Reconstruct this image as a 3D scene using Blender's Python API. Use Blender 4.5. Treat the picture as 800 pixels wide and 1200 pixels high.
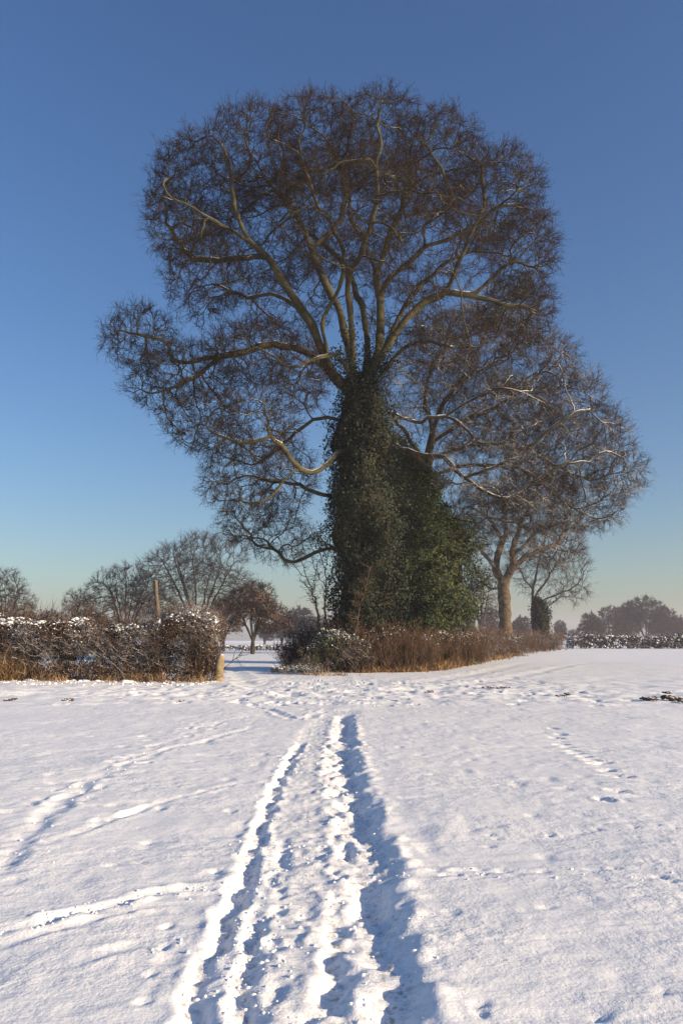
import bpy, math, random
import numpy as np
from math import radians as R

# ------------------------------------------------------------------ camera, world, sun
scene = bpy.context.scene
for o in list(bpy.data.objects):
    bpy.data.objects.remove(o)
C = scene.collection

PITCH = math.atan(150 / 933.33)
cam_d = bpy.data.cameras.new("camera")
cam_d.sensor_fit = 'VERTICAL'
cam_d.sensor_height = 36
cam_d.sensor_width = 24
cam_d.lens = 28
cam_d.clip_start = 0.05
cam_d.clip_end = 8000
cam = bpy.data.objects.new("camera", cam_d)
cam.location = (0, 0, 1.6)
cam.rotation_euler = (math.pi / 2 + PITCH, 0, 0)
C.objects.link(cam)
scene.camera = cam

SUN_EL = R(17.0)
SUN_AZ = R(112.0)      # clockwise from +Y: low on the right, a little behind the camera
sdir = np.array([math.sin(SUN_AZ) * math.cos(SUN_EL), math.cos(SUN_AZ) * math.cos(SUN_EL), math.sin(SUN_EL)])

world = bpy.data.worlds.new("World")
scene.world = world
world.use_nodes = True
wn = world.node_tree
bg = wn.nodes['Background']
sky = wn.nodes.new('ShaderNodeTexSky')
sky.sky_type = 'NISHITA'
sky.sun_disc = False
sky.sun_elevation = SUN_EL
sky.sun_rotation = SUN_AZ
sky.altitude = 50
sky.air_density = 1.25
sky.dust_density = 1.4
sky.ozone_density = 4.5
hs = wn.nodes.new('ShaderNodeHueSaturation')
hs.inputs['Hue'].default_value = 0.509
hs.inputs['Saturation'].default_value = 1.1
wn.links.new(sky.outputs[0], hs.inputs['Color'])
wn.links.new(hs.outputs[0], bg.inputs[0])
bg.inputs[1].default_value = 0.108

sun_d = bpy.data.lights.new("sun", 'SUN')
sun_d.energy = 5.0
sun_d.angle = R(0.5)
sun_d.color = (1.0, 0.80, 0.55)
sun = bpy.data.objects.new("sun", sun_d)
from mathutils import Vector
sun.rotation_euler = Vector(sdir).to_track_quat('Z', 'Y').to_euler()
sun.location = (60, -40, 40)
C.objects.link(sun)

vs = scene.view_settings
vs.view_transform = 'Standard'
vs.look = 'None'
vs.gamma = 1
vs.use_curve_mapping = False
vs.exposure = 0.46
scene.cycles.max_bounces = 5
scene.cycles.diffuse_bounces = 3
scene.cycles.volume_bounces = 1
scene.cycles.use_denoising = True

# ------------------------------------------------------------------ helpers
rng = np.random.default_rng(7)
random.seed(7)
F = 933.33
fw = np.array([0, math.cos(PITCH), math.sin(PITCH)])
up = np.array([0, -math.sin(PITCH), math.cos(PITCH)])
CAM = np.array([0, 0, 1.6])


def at(x, y, D):
    """point of the place seen at photograph position (x, y), D metres ahead"""
    u = (x - 400) / F
    v = (600 - y) / F
    d = fw + up * v + np.array([u, 0, 0])
    return CAM + d * (D / d[1])


def gnd(x, y, z=0.0):
    u = (x - 400) / F
    v = (600 - y) / F
    d = fw + up * v + np.array([u, 0, 0])
    return CAM + d * ((z - 1.6) / d[2])


def px_at(D):
    """metres per photograph pixel at D metres ahead"""
    return D / F


def _hash(ix, iy, iz, seed):
    h = (ix.astype(np.int64) * 374761393 + iy.astype(np.int64) * 668265263 + iz.astype(np.int64) * 2147483647 + seed * 974711) & 0xffffffff
    h = ((h ^ (h >> 13)) * 1274126177) & 0xffffffff
    h = (h ^ (h >> 16)) & 0xffffffff
    return h.astype(np.float64) / 4294967295.0


def vnoise(p, scale=1.0, seed=0):
    """value noise in [-1, 1] for points (n,2) or (n,3)"""
    p = np.asarray(p, float) / scale
    if p.shape[1] == 2:
        p = np.concatenate([p, np.zeros((len(p), 1))], 1)
    i = np.floor(p).astype(np.int64)
    f = p - i
    f = f * f * (3 - 2 * f)
    out = 0
    for a in (0, 1):
        wx = f[:, 0] if a else 1 - f[:, 0]
        for b in (0, 1):
            wy = f[:, 1] if b else 1 - f[:, 1]
            if np.all(p[:, 2] == 0):
                out = out + wx * wy * _hash(i[:, 0] + a, i[:, 1] + b, i[:, 2], seed)
            else:
                for c in (0, 1):
                    wz = f[:, 2] if c else 1 - f[:, 2]
                    out = out + wx * wy * wz * _hash(i[:, 0] + a, i[:, 1] + b, i[:, 2] + c, seed)
    return out * 2 - 1


def norm(v):
    return v / np.maximum(np.linalg.norm(v, axis=-1, keepdims=True), 1e-9)


def mesh_obj(name, V, Fc, mat, parent=None, smooth=False, uniform=None):
    """V (n,3); Fc list of (m,k) index arrays"""
    if not isinstance(Fc, (list, tuple)):
        Fc = [Fc]
    Fc = [f for f in Fc if len(f)]
    me = bpy.data.meshes.new(name)
    V = np.asarray(V, np.float32)
    org = np.zeros(3, np.float32)
    if parent is not None:
        org = np.array(parent.location, np.float32)
    else:
        org = V.mean(0) * np.array([1, 1, 0], np.float32) + np.array([0, 0, V[:, 2].min()], np.float32)
        if name in ('snowy_field',):
            org = np.zeros(3, np.float32)
    me.vertices.add(len(V))
    me.vertices.foreach_set("co", (V - org).ravel())
    nl = sum(f.size for f in Fc)
    npoly = sum(len(f) for f in Fc)
    me.loops.add(nl)
    me.polygons.add(npoly)
    me.loops.foreach_set("vertex_index", np.concatenate([f.ravel() for f in Fc]).astype(np.int32))
    tot = np.concatenate([np.full(len(f), f.shape[1]) for f in Fc]).astype(np.int32)
    st = np.concatenate([[0], np.cumsum(tot)[:-1]]).astype(np.int32)
    me.polygons.foreach_set("loop_start", st)
    me.polygons.foreach_set("loop_total", tot)
    me.polygons.foreach_set("use_smooth", np.full(npoly, bool(smooth)))
    me.update(calc_edges=True)
    me.validate()
    me.materials.append(mat)
    o = bpy.data.objects.new(name, me)
    C.objects.link(o)
    if parent is not None:
        o.parent = parent
    else:
        o.location = [float(c) for c in org]
    return o


def tag(o, label=None, cat=None, group=None, kind=None):
    if label: o['label'] = label
    if cat: o['category'] = cat
    if group: o['group'] = group
    if kind: o['kind'] = kind
    return o


def empty(name, loc, label, cat, group=None):
    o = bpy.data.objects.new(name, None)
    o.location = [float(c) for c in loc]
    o.empty_display_size = 0.5
    C.objects.link(o)
    return tag(o, label, cat, group)


def copy_thing(root, loc, rotz, scale, label):
    r = root.copy()
    C.objects.link(r)
    r.location = [float(c) for c in loc]
    r.rotation_euler = (0, 0, rotz)
    r.scale = scale
    r['label'] = label
    for ch in root.children:
        c = ch.copy()
        C.objects.link(c)
        c.parent = r
    return r


# ------------------------------------------------------------------ materials
def new_mat(name):
    m = bpy.data.materials.new(name)
    m.use_nodes = True
    nt = m.node_tree
    return m, nt, nt.nodes['Principled BSDF']


def ramp(nt, src, stops, interp='LINEAR'):
    r = nt.nodes.new('ShaderNodeValToRGB')
    r.color_ramp.interpolation = interp
    while len(r.color_ramp.elements) < len(stops):
        r.color_ramp.elements.new(0.5)
    for e, (p, c) in zip(r.color_ramp.elements, stops):
        e.position = p
        e.color = (c, c, c, 1) if isinstance(c, (int, float)) else tuple(c) + (1,)
    nt.links.new(src, r.inputs[0])
    return r.outputs[0]


def noise_node(nt, scale, detail=3, rough=0.55, coord='Object', vec=None):
    n = nt.nodes.new('ShaderNodeTexNoise')
    n.inputs['Scale'].default_value = scale
    n.inputs['Detail'].default_value = detail
    n.inputs['Roughness'].default_value = rough
    if vec is None:
        tc = nt.nodes.new('ShaderNodeTexCoord')
        vec = tc.outputs[coord]
    nt.links.new(vec, n.inputs['Vector'])
    return n.outputs['Fac']


def mixc(nt, fac, a, b):
    m = nt.nodes.new('ShaderNodeMix')
    m.data_type = 'RGBA'
    for i, v in ((6, a), (7, b)):
        if hasattr(v, 'links'):
            nt.links.new(v, m.inputs[i])
        else:
            m.inputs[i].default_value = tuple(v) + (1,)
    if hasattr(fac, 'links'):
        nt.links.new(fac, m.inputs[0])
    else:
        m.inputs[0].default_value = fac
    return m.outputs[2]


def math_node(nt, op, a, b=None):
    m = nt.nodes.new('ShaderNodeMath')
    m.operation = op
    for i, v in enumerate((a, b)):
        if v is None: continue
        if hasattr(v, 'links'):
            nt.links.new(v, m.inputs[i])
        else:
            m.inputs[i].default_value = v
    return m.outputs[0]


def up_factor(nt, lo, hi):
    g = nt.nodes.new('ShaderNodeNewGeometry')
    s = nt.nodes.new('ShaderNodeSeparateXYZ')
    nt.links.new(g.outputs['Normal'], s.inputs[0])
    mr = nt.nodes.new('ShaderNodeMapRange')
    mr.inputs[1].default_value = lo
    mr.inputs[2].default_value = hi
    nt.links.new(s.outputs['Z'], mr.inputs[0])
    return mr.outputs[0]


SNOW = (0.88, 0.875, 0.865)


def bark(name, c1, c2, snow=0.0, scale=1.3, lo=0.45, hi=0.7, island=0.0, bump=0.03):
    m, nt, b = new_mat(name)
    n = noise_node(nt, scale, 5, 0.7)
    if island:
        g_ = nt.nodes.new('ShaderNodeNewGeometry')
        n = math_node(nt, 'ADD', math_node(nt, 'MULTIPLY', n, 1 - island * 0.5), math_node(nt, 'MULTIPLY', math_node(nt, 'SUBTRACT', g_.outputs['Random Per Island'], 0.3), island))
    col = ramp(nt, n, [(0.3, c1), (0.7, c2)])
    if snow > 0:
        u = up_factor(nt, lo, hi)
        n2 = noise_node(nt, 0.55, 3, 0.6)
        patch = ramp(nt, n2, [(0.5 - snow * 0.25, 0.0), (0.62 - snow * 0.25, 1.0)])
        f = math_node(nt, 'MULTIPLY', u, patch)
        col = mixc(nt, f, col, SNOW)
    nt.links.new(col, b.inputs['Base Color'])
    b.inputs['Roughness'].default_value = 0.95
    b.inputs['Specular IOR Level'].default_value = 0.1
    bp = nt.nodes.new('ShaderNodeBump')
    bp.inputs['Strength'].default_value = 0.6
    bp.inputs['Distance'].default_value = bump
    nt.links.new(noise_node(nt, 9, 4, 0.7), bp.inputs['Height'])
    nt.links.new(bp.outputs[0], b.inputs['Normal'])
    return m


def leafy(name, dark, mid, light, scale=0.8, rough=0.5, trans=0.0):
    m, nt, b = new_mat(name)
    g = nt.nodes.new('ShaderNodeNewGeometry')
    n = noise_node(nt, scale, 3, 0.6)
    a = math_node(nt, 'MULTIPLY', g.outputs['Random Per Island'], 0.55)
    s = math_node(nt, 'MULTIPLY', n, 0.75)
    t = math_node(nt, 'ADD', a, s)
    t = math_node(nt, 'SUBTRACT', t, 0.12)
    col = ramp(nt, t, [(0.2, dark), (0.5, mid), (0.85, light)])
    nt.links.new(col, b.inputs['Base Color'])
    b.inputs['Roughness'].default_value = rough
    b.inputs['Specular IOR Level'].default_value = 0.22
    return m


M_bark = bark('sycamore_bark', (0.030, 0.027, 0.014), (0.135, 0.115, 0.060), snow=0.2, lo=0.6, hi=0.8)
M_bark_snow = bark('snowy_bark', (0.030, 0.025, 0.015), (0.105, 0.083, 0.05), snow=0.6, lo=0.35, hi=0.6)
M_bark_far = bark('far_bark', (0.045, 0.037, 0.032), (0.08, 0.067, 0.056), snow=0.0)
M_bark_pale = bark('pale_bark', (0.035, 0.026, 0.018), (0.20, 0.145, 0.095), snow=0.0, scale=2.2, bump=0.10)
M_twig = bark('reddish_twigs', (0.022, 0.014, 0.009), (0.056, 0.035, 0.021), snow=0.0, scale=0.35, lo=0.5, hi=0.7)
M_twig_snow = bark('snowy_twigs', (0.024, 0.016, 0.010), (0.060, 0.040, 0.025), snow=0.1, scale=0.35, lo=0.35, hi=0.6)
M_twig_far = bark('far_twigs', (0.035, 0.027, 0.025), (0.06, 0.047, 0.042), snow=0.0, scale=0.3)
M_twig_red = bark('red_brown_stems', (0.035, 0.028, 0.018), (0.185, 0.11, 0.072), snow=0.0, scale=1.3, island=0.7)
M_twig_grey = bark('hedge_stems', (0.035, 0.024, 0.018), (0.21, 0.125, 0.08), snow=0.35, scale=2.0, lo=0.3, hi=0.7, island=0.6)
M_oakleaf = leafy('dead_oak_leaves', (0.075, 0.045, 0.028), (0.155, 0.092, 0.055), (0.25, 0.155, 0.095))
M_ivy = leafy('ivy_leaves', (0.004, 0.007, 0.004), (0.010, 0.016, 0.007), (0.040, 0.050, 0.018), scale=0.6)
M_ivy_sun_tone = leafy('yellow_ivy_painted_sun', (0.010, 0.016, 0.006), (0.028, 0.044, 0.011), (0.105, 0.13, 0.028), scale=0.6)  # partly yellower leaves, partly sunlight painted into the ivy colour
M_ivy_core = bark('ivy_stems', (0.03, 0.028, 0.018), (0.06, 0.05, 0.03))  # dark colour of the added light-blocking core, not of real stems
M_bramble = leafy('bramble_leaves', (0.015, 0.022, 0.010), (0.045, 0.055, 0.022), (0.11, 0.10, 0.045), scale=2.0)
M_hedgeleaf = leafy('hedge_leaves', (0.010, 0.014, 0.007), (0.04, 0.035, 0.016), (0.27, 0.15, 0.07), scale=1.6)
M_deadgrass = leafy('dead_grass', (0.09, 0.05, 0.026), (0.22, 0.13, 0.06), (0.46, 0.30, 0.14), scale=0.9, rough=0.8)
M_soil = bark('dark_soil', (0.05, 0.03, 0.02), (0.11, 0.07, 0.05), snow=0.2, scale=6)
M_wood = bark('weathered_post', (0.09, 0.07, 0.052), (0.22, 0.165, 0.12), snow=0.2, scale=5)
M_stump = bark('pale_cut_wood', (0.14, 0.10, 0.06), (0.38, 0.29, 0.17), snow=0.3, scale=6)
M_darkbrush = bark('dark_brush', (0.03, 0.026, 0.02), (0.075, 0.058, 0.045), snow=0.3, scale=2)

m, nt, b = new_mat('snow')
b.inputs['Base Color'].default_value = SNOW + (1,)
b.inputs['Roughness'].default_value = 0.65
b.inputs['Specular IOR Level'].default_value = 0.25
M_snow = m

# the snow sheet: grit attribute shows soil and stubble in the trodden track
m, nt, b = new_mat('field_snow')
at_n = nt.nodes.new('ShaderNodeAttribute'); at_n.attribute_name = 'grit'
n1 = noise_node(nt, 26, 4, 0.7)
gm = math_node(nt, 'MULTIPLY', at_n.outputs['Fac'], ramp(nt, n1, [(0.50, 0.0), (0.66, 1.0)]))
tint = ramp(nt, noise_node(nt, 0.35, 3, 0.6), [(0.35, (0.865, 0.86, 0.855)), (0.65, (0.885, 0.88, 0.87))])
col = mixc(nt, gm, tint, (0.30, 0.25, 0.20))
nt.links.new(col, b.inputs['Base Color'])
b.inputs['Roughness'].default_value = 0.6
b.inputs['Specular IOR Level'].default_value = 0.2
h1 = noise_node(nt, 7.0, 5, 0.62)
h2 = noise_node(nt, 45.0, 3, 0.6)
tcg = nt.nodes.new('ShaderNodeTexCoord')
mpg = nt.nodes.new('ShaderNodeMapping'); mpg.inputs['Scale'].default_value = (0.9, 2.6, 1); mpg.inputs['Rotation'].default_value = (0, 0, 0.5)
nt.links.new(tcg.outputs['Object'], mpg.inputs['Vector'])
h3 = noise_node(nt, 1.6, 4, 0.6, vec=mpg.outputs[0])
patch = ramp(nt, noise_node(nt, 0.6, 3, 0.6), [(0.38, 0.35), (0.62, 1.25)])
h1 = math_node(nt, 'MULTIPLY', h1, patch)
hsum = math_node(nt, 'ADD', math_node(nt, 'ADD', h1, math_node(nt, 'MULTIPLY', h3, 0.9)), math_node(nt, 'MULTIPLY', h2, 0.16))
bp = nt.nodes.new('ShaderNodeBump')
bp.inputs['Strength'].default_value = 1.0
bp.inputs['Distance'].default_value = 0.022
nt.links.new(hsum, bp.inputs['Height'])
nt.links.new(bp.outputs[0], b.inputs['Normal'])
M_field = m

# ------------------------------------------------------------------ ground sheet
def spaced(segs):
    out = []
    for a, b_, st in segs:
        out.append(np.arange(a, b_, st))
    out.append([segs[-1][1]])
    return np.concatenate(out)


def grow(a, b_, st, g):
    o = [a]
    while o[-1] < b_:
        o.append(o[-1] + st); st *= g
    return np.array(o)


def polyseg_dist(P, poly):
    """signed distance (right of travel positive) and arc length to a polyline"""
    best = np.full(len(P), 1e9); sg = np.zeros(len(P)); arc = np.zeros(len(P)); L = 0
    for a, b_ in zip(poly[:-1], poly[1:]):
        d = b_ - a
        l = np.linalg.norm(d); d = d / l
        r = P - a
        t = np.clip(r @ d, 0, l)
        q = r - t[:, None] * d
        dist = np.linalg.norm(q, axis=1)
        s = np.where(q[:, 0] * d[1] - q[:, 1] * d[0] > 0, 1.0, -1.0)
        m_ = dist < best
        best[m_] = dist[m_]; sg[m_] = s[m_]; arc[m_] = L + t[m_]
        L += l
    return best * sg, arc, L


def smooth_poly(pts, n=6):
    P = np.array(pts, float)
    Q = np.vstack([2 * P[0] - P[1], P, 2 * P[-1] - P[-2]])
    out = []
    for i in range(1, len(Q) - 2):
        for t in np.linspace(0, 1, n, endpoint=False):
            out.append(0.5 * ((2 * Q[i]) + (-Q[i - 1] + Q[i + 1]) * t + (2 * Q[i - 1] - 5 * Q[i] + 4 * Q[i + 1] - Q[i + 2]) * t * t
                              + (-Q[i - 1] + 3 * Q[i] - 3 * Q[i + 1] + Q[i + 2]) * t ** 3))
    out.append(P[-1])
    return np.array(out)


def gp(pts):
    return smooth_poly([gnd(x, y)[:2] for x, y in pts], 5)


DEEP = [   # (points, half width, depth, rim height, rim side -1 left 0 both 1 right, wobble)
    ([(404, 836), (403, 852), (403, 872), (406, 900), (412, 925), (424, 955), (430, 985), (436, 1020), (440, 1060), (446, 1100), (456, 1150), (470, 1215), (492, 1290)], 0.135, 0.12, 0.035, 0, 0.06),
    ([(388, 870), (386, 905), (396, 940), (398, 975), (398, 1010), (404, 1060), (392, 1110), (380, 1160), (368, 1230)], 0.07, 0.045, 0.015, 0, 0.07),
    ([(352, 868), (340, 890), (327, 912), (318, 935), (307, 960), (293, 1000), (276, 1045), (262, 1085), (244, 1130), (226, 1180), (204, 1250)], 0.055, 0.075, 0.022, 0, 0.045),
    ([(300, 1060), (296, 1085), (290, 1110), (288, 1140), (288, 1180), (284, 1250)], 0.045, 0.06, 0.02, 0, 0.03),
    ([(334, 980), (330, 1005), (334, 1020)], 0.05, 0.05, 0.0, 0, 0.03),
]
SHALLOW = [
    ([(290, 1036), (230, 1041), (180, 1046), (120, 1062), (60, 1077), (-40, 1097)], 0.05, 0.035, 0.035, 0, 0.03),
    ([(250, 1056), (180, 1060), (120, 1077), (60, 1092), (-40, 1116)], 0.04, 0.02, 0.02, 0, 0.03),
    ([(392, 828), (350, 840), (300, 838), (255, 846), (215, 862), (160, 885), (110, 912), (60, 950), (0, 1000), (-60, 1040)], 0.09, 0.016, 0.012, 0, 0.10),
    ([(300, 850), (235, 868), (190, 880), (130, 905), (80, 935), (40, 975), (-20, 1030)], 0.08, 0.022, 0.012, 0, 0.10),
    ([(290, 915), (240, 928), (190, 938), (140, 956), (90, 976), (30, 1000)], 0.05, 0.02, 0.022, 0, 0.04),
    ([(200, 1098), (150, 1110), (110, 1125), (60, 1142)], 0.05, 0.02, 0.025, 0, 0.04),
    ([(440, 1026), (500, 1026), (560, 1020), (620, 1022), (700, 1024), (820, 1038)], 0.05, 0.010, 0.016, 0, 0.05),
    ([(372, 836), (345, 842), (320, 832), (290, 826)], 0.1, 0.05, 0.04, 0, 0.05),
    ([(400, 826), (330, 812), (290, 800), (278, 788), (275, 778), (285, 768)], 0.35, 0.06, 0.04, 0, 0.2),
    ([(300, 800), (400, 798), (470, 800), (560, 788), (640, 772), (700, 764)], 0.5, 0.05, 0.04, 0, 0.2),
    ([(300, 812), (400, 808), (480, 808), (580, 796), (680, 778), (740, 766)], 0.4, 0.05, 0.04, 0, 0.2),
    ([(-60, 824), (60, 824), (160, 823), (260, 823), (400, 822), (560, 823), (700, 824), (860, 826)], 0.35, -0.05, 0.0, 0, 0.3),
    ([(-60, 812), (60, 812), (160, 812), (260, 812), (330, 814)], 0.5, -0.09, 0.0, 0, 0.4),
]

xs = spaced([(-1600, -600, 200), (-600, -200, 50), (-200, -60, 10), (-60, -20, 1.0), (-20, -8, 0.16), (-8, -3, 0.06), (-3, -1.2, 0.035),
             (-1.2, 0.9, 0.02), (0.9, 3, 0.035), (3, 8, 0.06), (8, 20, 0.16), (20, 60, 1.0), (60, 200, 10), (200, 600, 50), (600, 1600, 200)])
ys = spaced([(-900, -200, 100), (-200, -20, 20), (-20, -2, 2), (-2, 1.5, 0.3), (1.5, 7, 0.025), (7, 14, 0.05), (14, 30, 0.11), (30, 60, 0.3),
             (60, 140, 2.0), (140, 400, 20), (400, 1700, 130)])
GX, GY = np.meshgrid(xs, ys)
P = np.stack([GX.ravel(), GY.ravel()], 1)
Z = np.zeros(len(P))
grit = np.zeros(len(P))


def ground_h(Q):
    """large shape of the field"""
    z = 0.10 * vnoise(Q, 23, 1) * np.clip((np.hypot(Q[:, 0], Q[:, 1]) - 14) / 20, 0, 1)
    # low bank under the left hedge and the verge
    return z


near = (np.abs(P[:, 0]) < 24) & (P[:, 1] > 1) & (P[:, 1] < 62)
Q = P[near]
z = np.zeros(len(Q)); gr = np.zeros(len(Q))
z += 0.016 * vnoise(Q, 1.3, 11) + 0.007 * vnoise(Q, 0.45, 12)
dim = vnoise(Q, 0.16, 13) * 0.6 + vnoise(Q, 0.07, 14) * 0.4
z += 0.0055 * dim
pit = np.clip(vnoise(Q, 0.22, 15) - 0.52, 0, 1)
z -= 0.035 * pit
# trodden strip of the path
lo_c = gp([(398, 832), (375, 870), (365, 920), (362, 1000), (350, 1080), (335, 1160), (325, 1290)])
s, a_, L_ = polyseg_dist(Q, lo_c)
wid = 0.40
strip = 1 / (1 + np.exp((np.abs(s + 0.02 * vnoise(Q, 0.2, 40)) - wid) / 0.05))
strip *= (Q[:, 1] < 19)
lump = 0.005 * vnoise(Q, 0.17, 20) + 0.006 * vnoise(Q, 0.055, 21) + 0.006 * np.abs(vnoise(Q, 0.09, 22)) + 0.004 * vnoise(Q, 0.03, 23)
z += strip * (-0.03 + lump)
gr = np.maximum(gr, strip * 0.5 * np.clip(1 - np.abs(s) / 0.3, 0, 1))
for k, (pts, hw, dep, rim, side, wob) in enumerate(DEEP + SHALLOW):
    poly = gp(pts)
    lo = poly.min(0) - 2; hi = poly.max(0) + 2
    sel = np.where((Q[:, 0] > lo[0]) & (Q[:, 0] < hi[0]) & (Q[:, 1] > lo[1]) & (Q[:, 1] < hi[1]))[0]
    q = Q[sel]
    s, arc, L_ = polyseg_dist(q, poly)
    s = s + wob * vnoise(q, 0.22 if k < 8 else 0.6, 50 + k) + 0.4 * wob * vnoise(q, 0.08, 80 + k)
    ends = np.clip(arc / 0.4, 0, 1) * np.clip((L_ - arc) / 0.4, 0, 1)
    core = np.exp(-(np.abs(s) / hw) ** 2.4)
    rimf = np.exp(-((np.abs(s) - hw * 1.75) / (hw * 0.55)) ** 2)
    var = 0.75 + 0.45 * vnoise(q, 0.6, 110 + k)
    z[sel] += ends * (-0.85 * dep * core * var + 0.6 * rim * rimf * (0.5 + 0.9 * vnoise(q, 0.11, 140 + k)))
    if k < 4:
        z[sel] += ends * core * 0.014 * vnoise(q, 0.05, 170 + k)
        gr[sel] = np.maximum(gr[sel], core * ends * 0.8)


# footprints: (x, y) at which a boot or a paw pressed the snow
def dents(pts, ln, wd, dep, ang, yj=0.0):
    for (cx, cy), a in zip(pts, ang):
        sel = np.where((np.abs(Q[:, 0] - cx) < ln * 3) & (np.abs(Q[:, 1] - cy) < ln * 3))[0]
        if not len(sel): continue
        d = Q[sel] - np.array([cx, cy])
        u = d[:, 0] * math.cos(a) + d[:, 1] * math.sin(a)
        v = -d[:, 0] * math.sin(a) + d[:, 1] * math.cos(a)
        rr = np.sqrt((u / ln) ** 2 + (v / wd) ** 2) + 0.35 * vnoise(Q[sel], 0.07, 9) + 0.15 * vnoise(Q[sel], 0.03, 10)
        z[sel] += -dep * np.exp(-rr ** 4) + dep * 0.3 * np.exp(-((rr - 1.35) / 0.28) ** 2)


def on_line(pts, n, spread):
    pl = gp(pts)
    seg = np.linalg.norm(np.diff(pl, axis=0), axis=1)
    cum = np.concatenate([[0], np.cumsum(seg)])
    t = np.sort(rng.uniform(0, cum[-1], n))
    x = np.interp(t, cum, pl[:, 0]) + rng.normal(0, spread, n)
    y = np.interp(t, cum, pl[:, 1]) + rng.normal(0, spread, n)
    return list(zip(x, y))


fp = on_line([(398, 832), (385, 880), (385, 940), (375, 1010), (385, 1080), (375, 1150), (370, 1270)], 24, 0.11)
dents(fp, 0.12, 0.045, 0.008, rng.uniform(1.1, 1.9, len(fp)))
fp = on_line([(330, 980), (320, 1040), (325, 1100), (320, 1200)], 10, 0.07)
dents(fp, 0.11, 0.045, 0.014, rng.uniform(1.2, 1.9, len(fp)))
paw = [(648, 853), (656, 860), (652, 864), (658, 872), (664, 875), (671, 880), (677, 883), (684, 887), (692, 891), (699, 895), (708, 894), (712, 903), (716, 909), (733, 911), (724, 928), (709, 938)]
dents([gnd(*p)[:2] for p in paw], 0.11, 0.075, 0.05, rng.uniform(0, 3, len(paw)))
fp = on_line([(500, 1022), (640, 1020), (720, 1018), (820, 1040)], 12, 0.06)
dents(fp, 0.05, 0.035, 0.018, rng.uniform(0, 3, len(fp)))
fp = on_line([(560, 985), (640, 975), (740, 968), (820, 975)], 12, 0.1)
dents(fp, 0.045, 0.03, 0.018, rng.uniform(0, 3, len(fp)))
fp = [gnd(x, y)[:2] for x, y in [(192, 1108), (178, 1140), (252, 1020), (168, 1175), (196, 1085), (110, 872), (182, 866), (20, 905), (25, 885), (60, 950), (45, 925), (130, 1012), (165, 1010), (775, 1165), (700, 1195), (640, 1065), (560, 1180), (10, 935), (95, 940), (170, 985), (50, 985), (560, 1190)]]
dents(fp, 0.05, 0.032, 0.014, rng.uniform(0, 3, len(fp)))
fp = on_line([(0, 960), (60, 935), (120, 900), (200, 860), (290, 840)], 45, 0.3)
dents(fp, 0.10, 0.06, 0.022, rng.uniform(0, 3, len(fp)))
fp = on_line([(0, 905), (80, 925), (160, 950), (240, 975)], 16, 0.3)
dents(fp, 0.09, 0.05, 0.018, rng.uniform(0, 3, len(fp)))
# churned headland in front of the hedges
hl = np.exp(-((Q[:, 1] - 24.5) / 3.0) ** 2) + 0.8 * np.exp(-((Q[:, 1] - 31) / 5.0) ** 2)
z += hl * (0.035 * vnoise(Q * np.array([1, 0.7]), 0.5, 60) + 0.03 * vnoise(Q, 0.24, 61))
fp = [(rng.uniform(-7, 10), rng.uniform(20, 34)) for _ in range(140)]
dents(fp, 0.2, 0.11, 0.06, rng.uniform(0, 3, len(fp)))
edge = np.clip((24 - np.abs(Q[:, 0])) / 4, 0, 1) * np.clip((62 - Q[:, 1]) / 12, 0, 1) * np.clip((Q[:, 1] - 1) / 0.5, 0, 1)
Z[near] += z * edge
grit[near] = gr
far = np.clip((P[:, 1] - 30) / 20, 0, 1) * np.clip((400 - P[:, 1]) / 100, 0, 1)
Z += far * 0.03 * vnoise(P, 2.5, 77) * (np.abs(P[:, 0]) < 60)
Z += ground_h(P)
ny, nx = len(ys), len(xs)
idx = np.arange(ny * nx).reshape(ny, nx)
quads = np.stack([idx[:-1, :-1].ravel(), idx[:-1, 1:].ravel(), idx[1:, 1:].ravel(), idx[1:, :-1].ravel()], 1)
field = mesh_obj('snowy_field', np.column_stack([P, Z]), [quads], M_field, smooth=True)
tag(field, 'white snow covered field with a trodden footpath and deep ruts', kind='structure')
att = field.data.attributes.new('grit', 'FLOAT', 'POINT')
att.data.foreach_set('value', grit.astype(np.float32))


def zg(x, y):
    return float(ground_h(np.array([[x, y]]))[0])


# ------------------------------------------------------------------ geometry builders
def frustums(A, B, ra, rb, sides, U=None):
    """separate cones from A to B"""
    n = len(A)
    d = norm(B - A)
    ref = np.where(np.abs(d[:, 2:3]) < 0.9, np.array([[0, 0, 1.0]]), np.array([[1.0, 0, 0]]))
    u = norm(np.cross(d, ref)); v = np.cross(d, u)
    an = np.arange(sides) / sides * 2 * math.pi
    ring = u[:, None, :] * np.cos(an)[None, :, None] + v[:, None, :] * np.sin(an)[None, :, None]
    V = np.concatenate([A[:, None, :] + ring * ra[:, None, None], B[:, None, :] + ring * rb[:, None, None]], 1)
    base = (np.arange(n) * 2 * sides)[:, None]
    k = np.arange(sides); k2 = (k + 1) % sides
    q = np.stack([k, k2, k2 + sides, k + sides], 1)
    Fq = (base[:, :, None] + q[None]).reshape(-1, 4)
    return V.reshape(-1, 3), Fq


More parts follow.
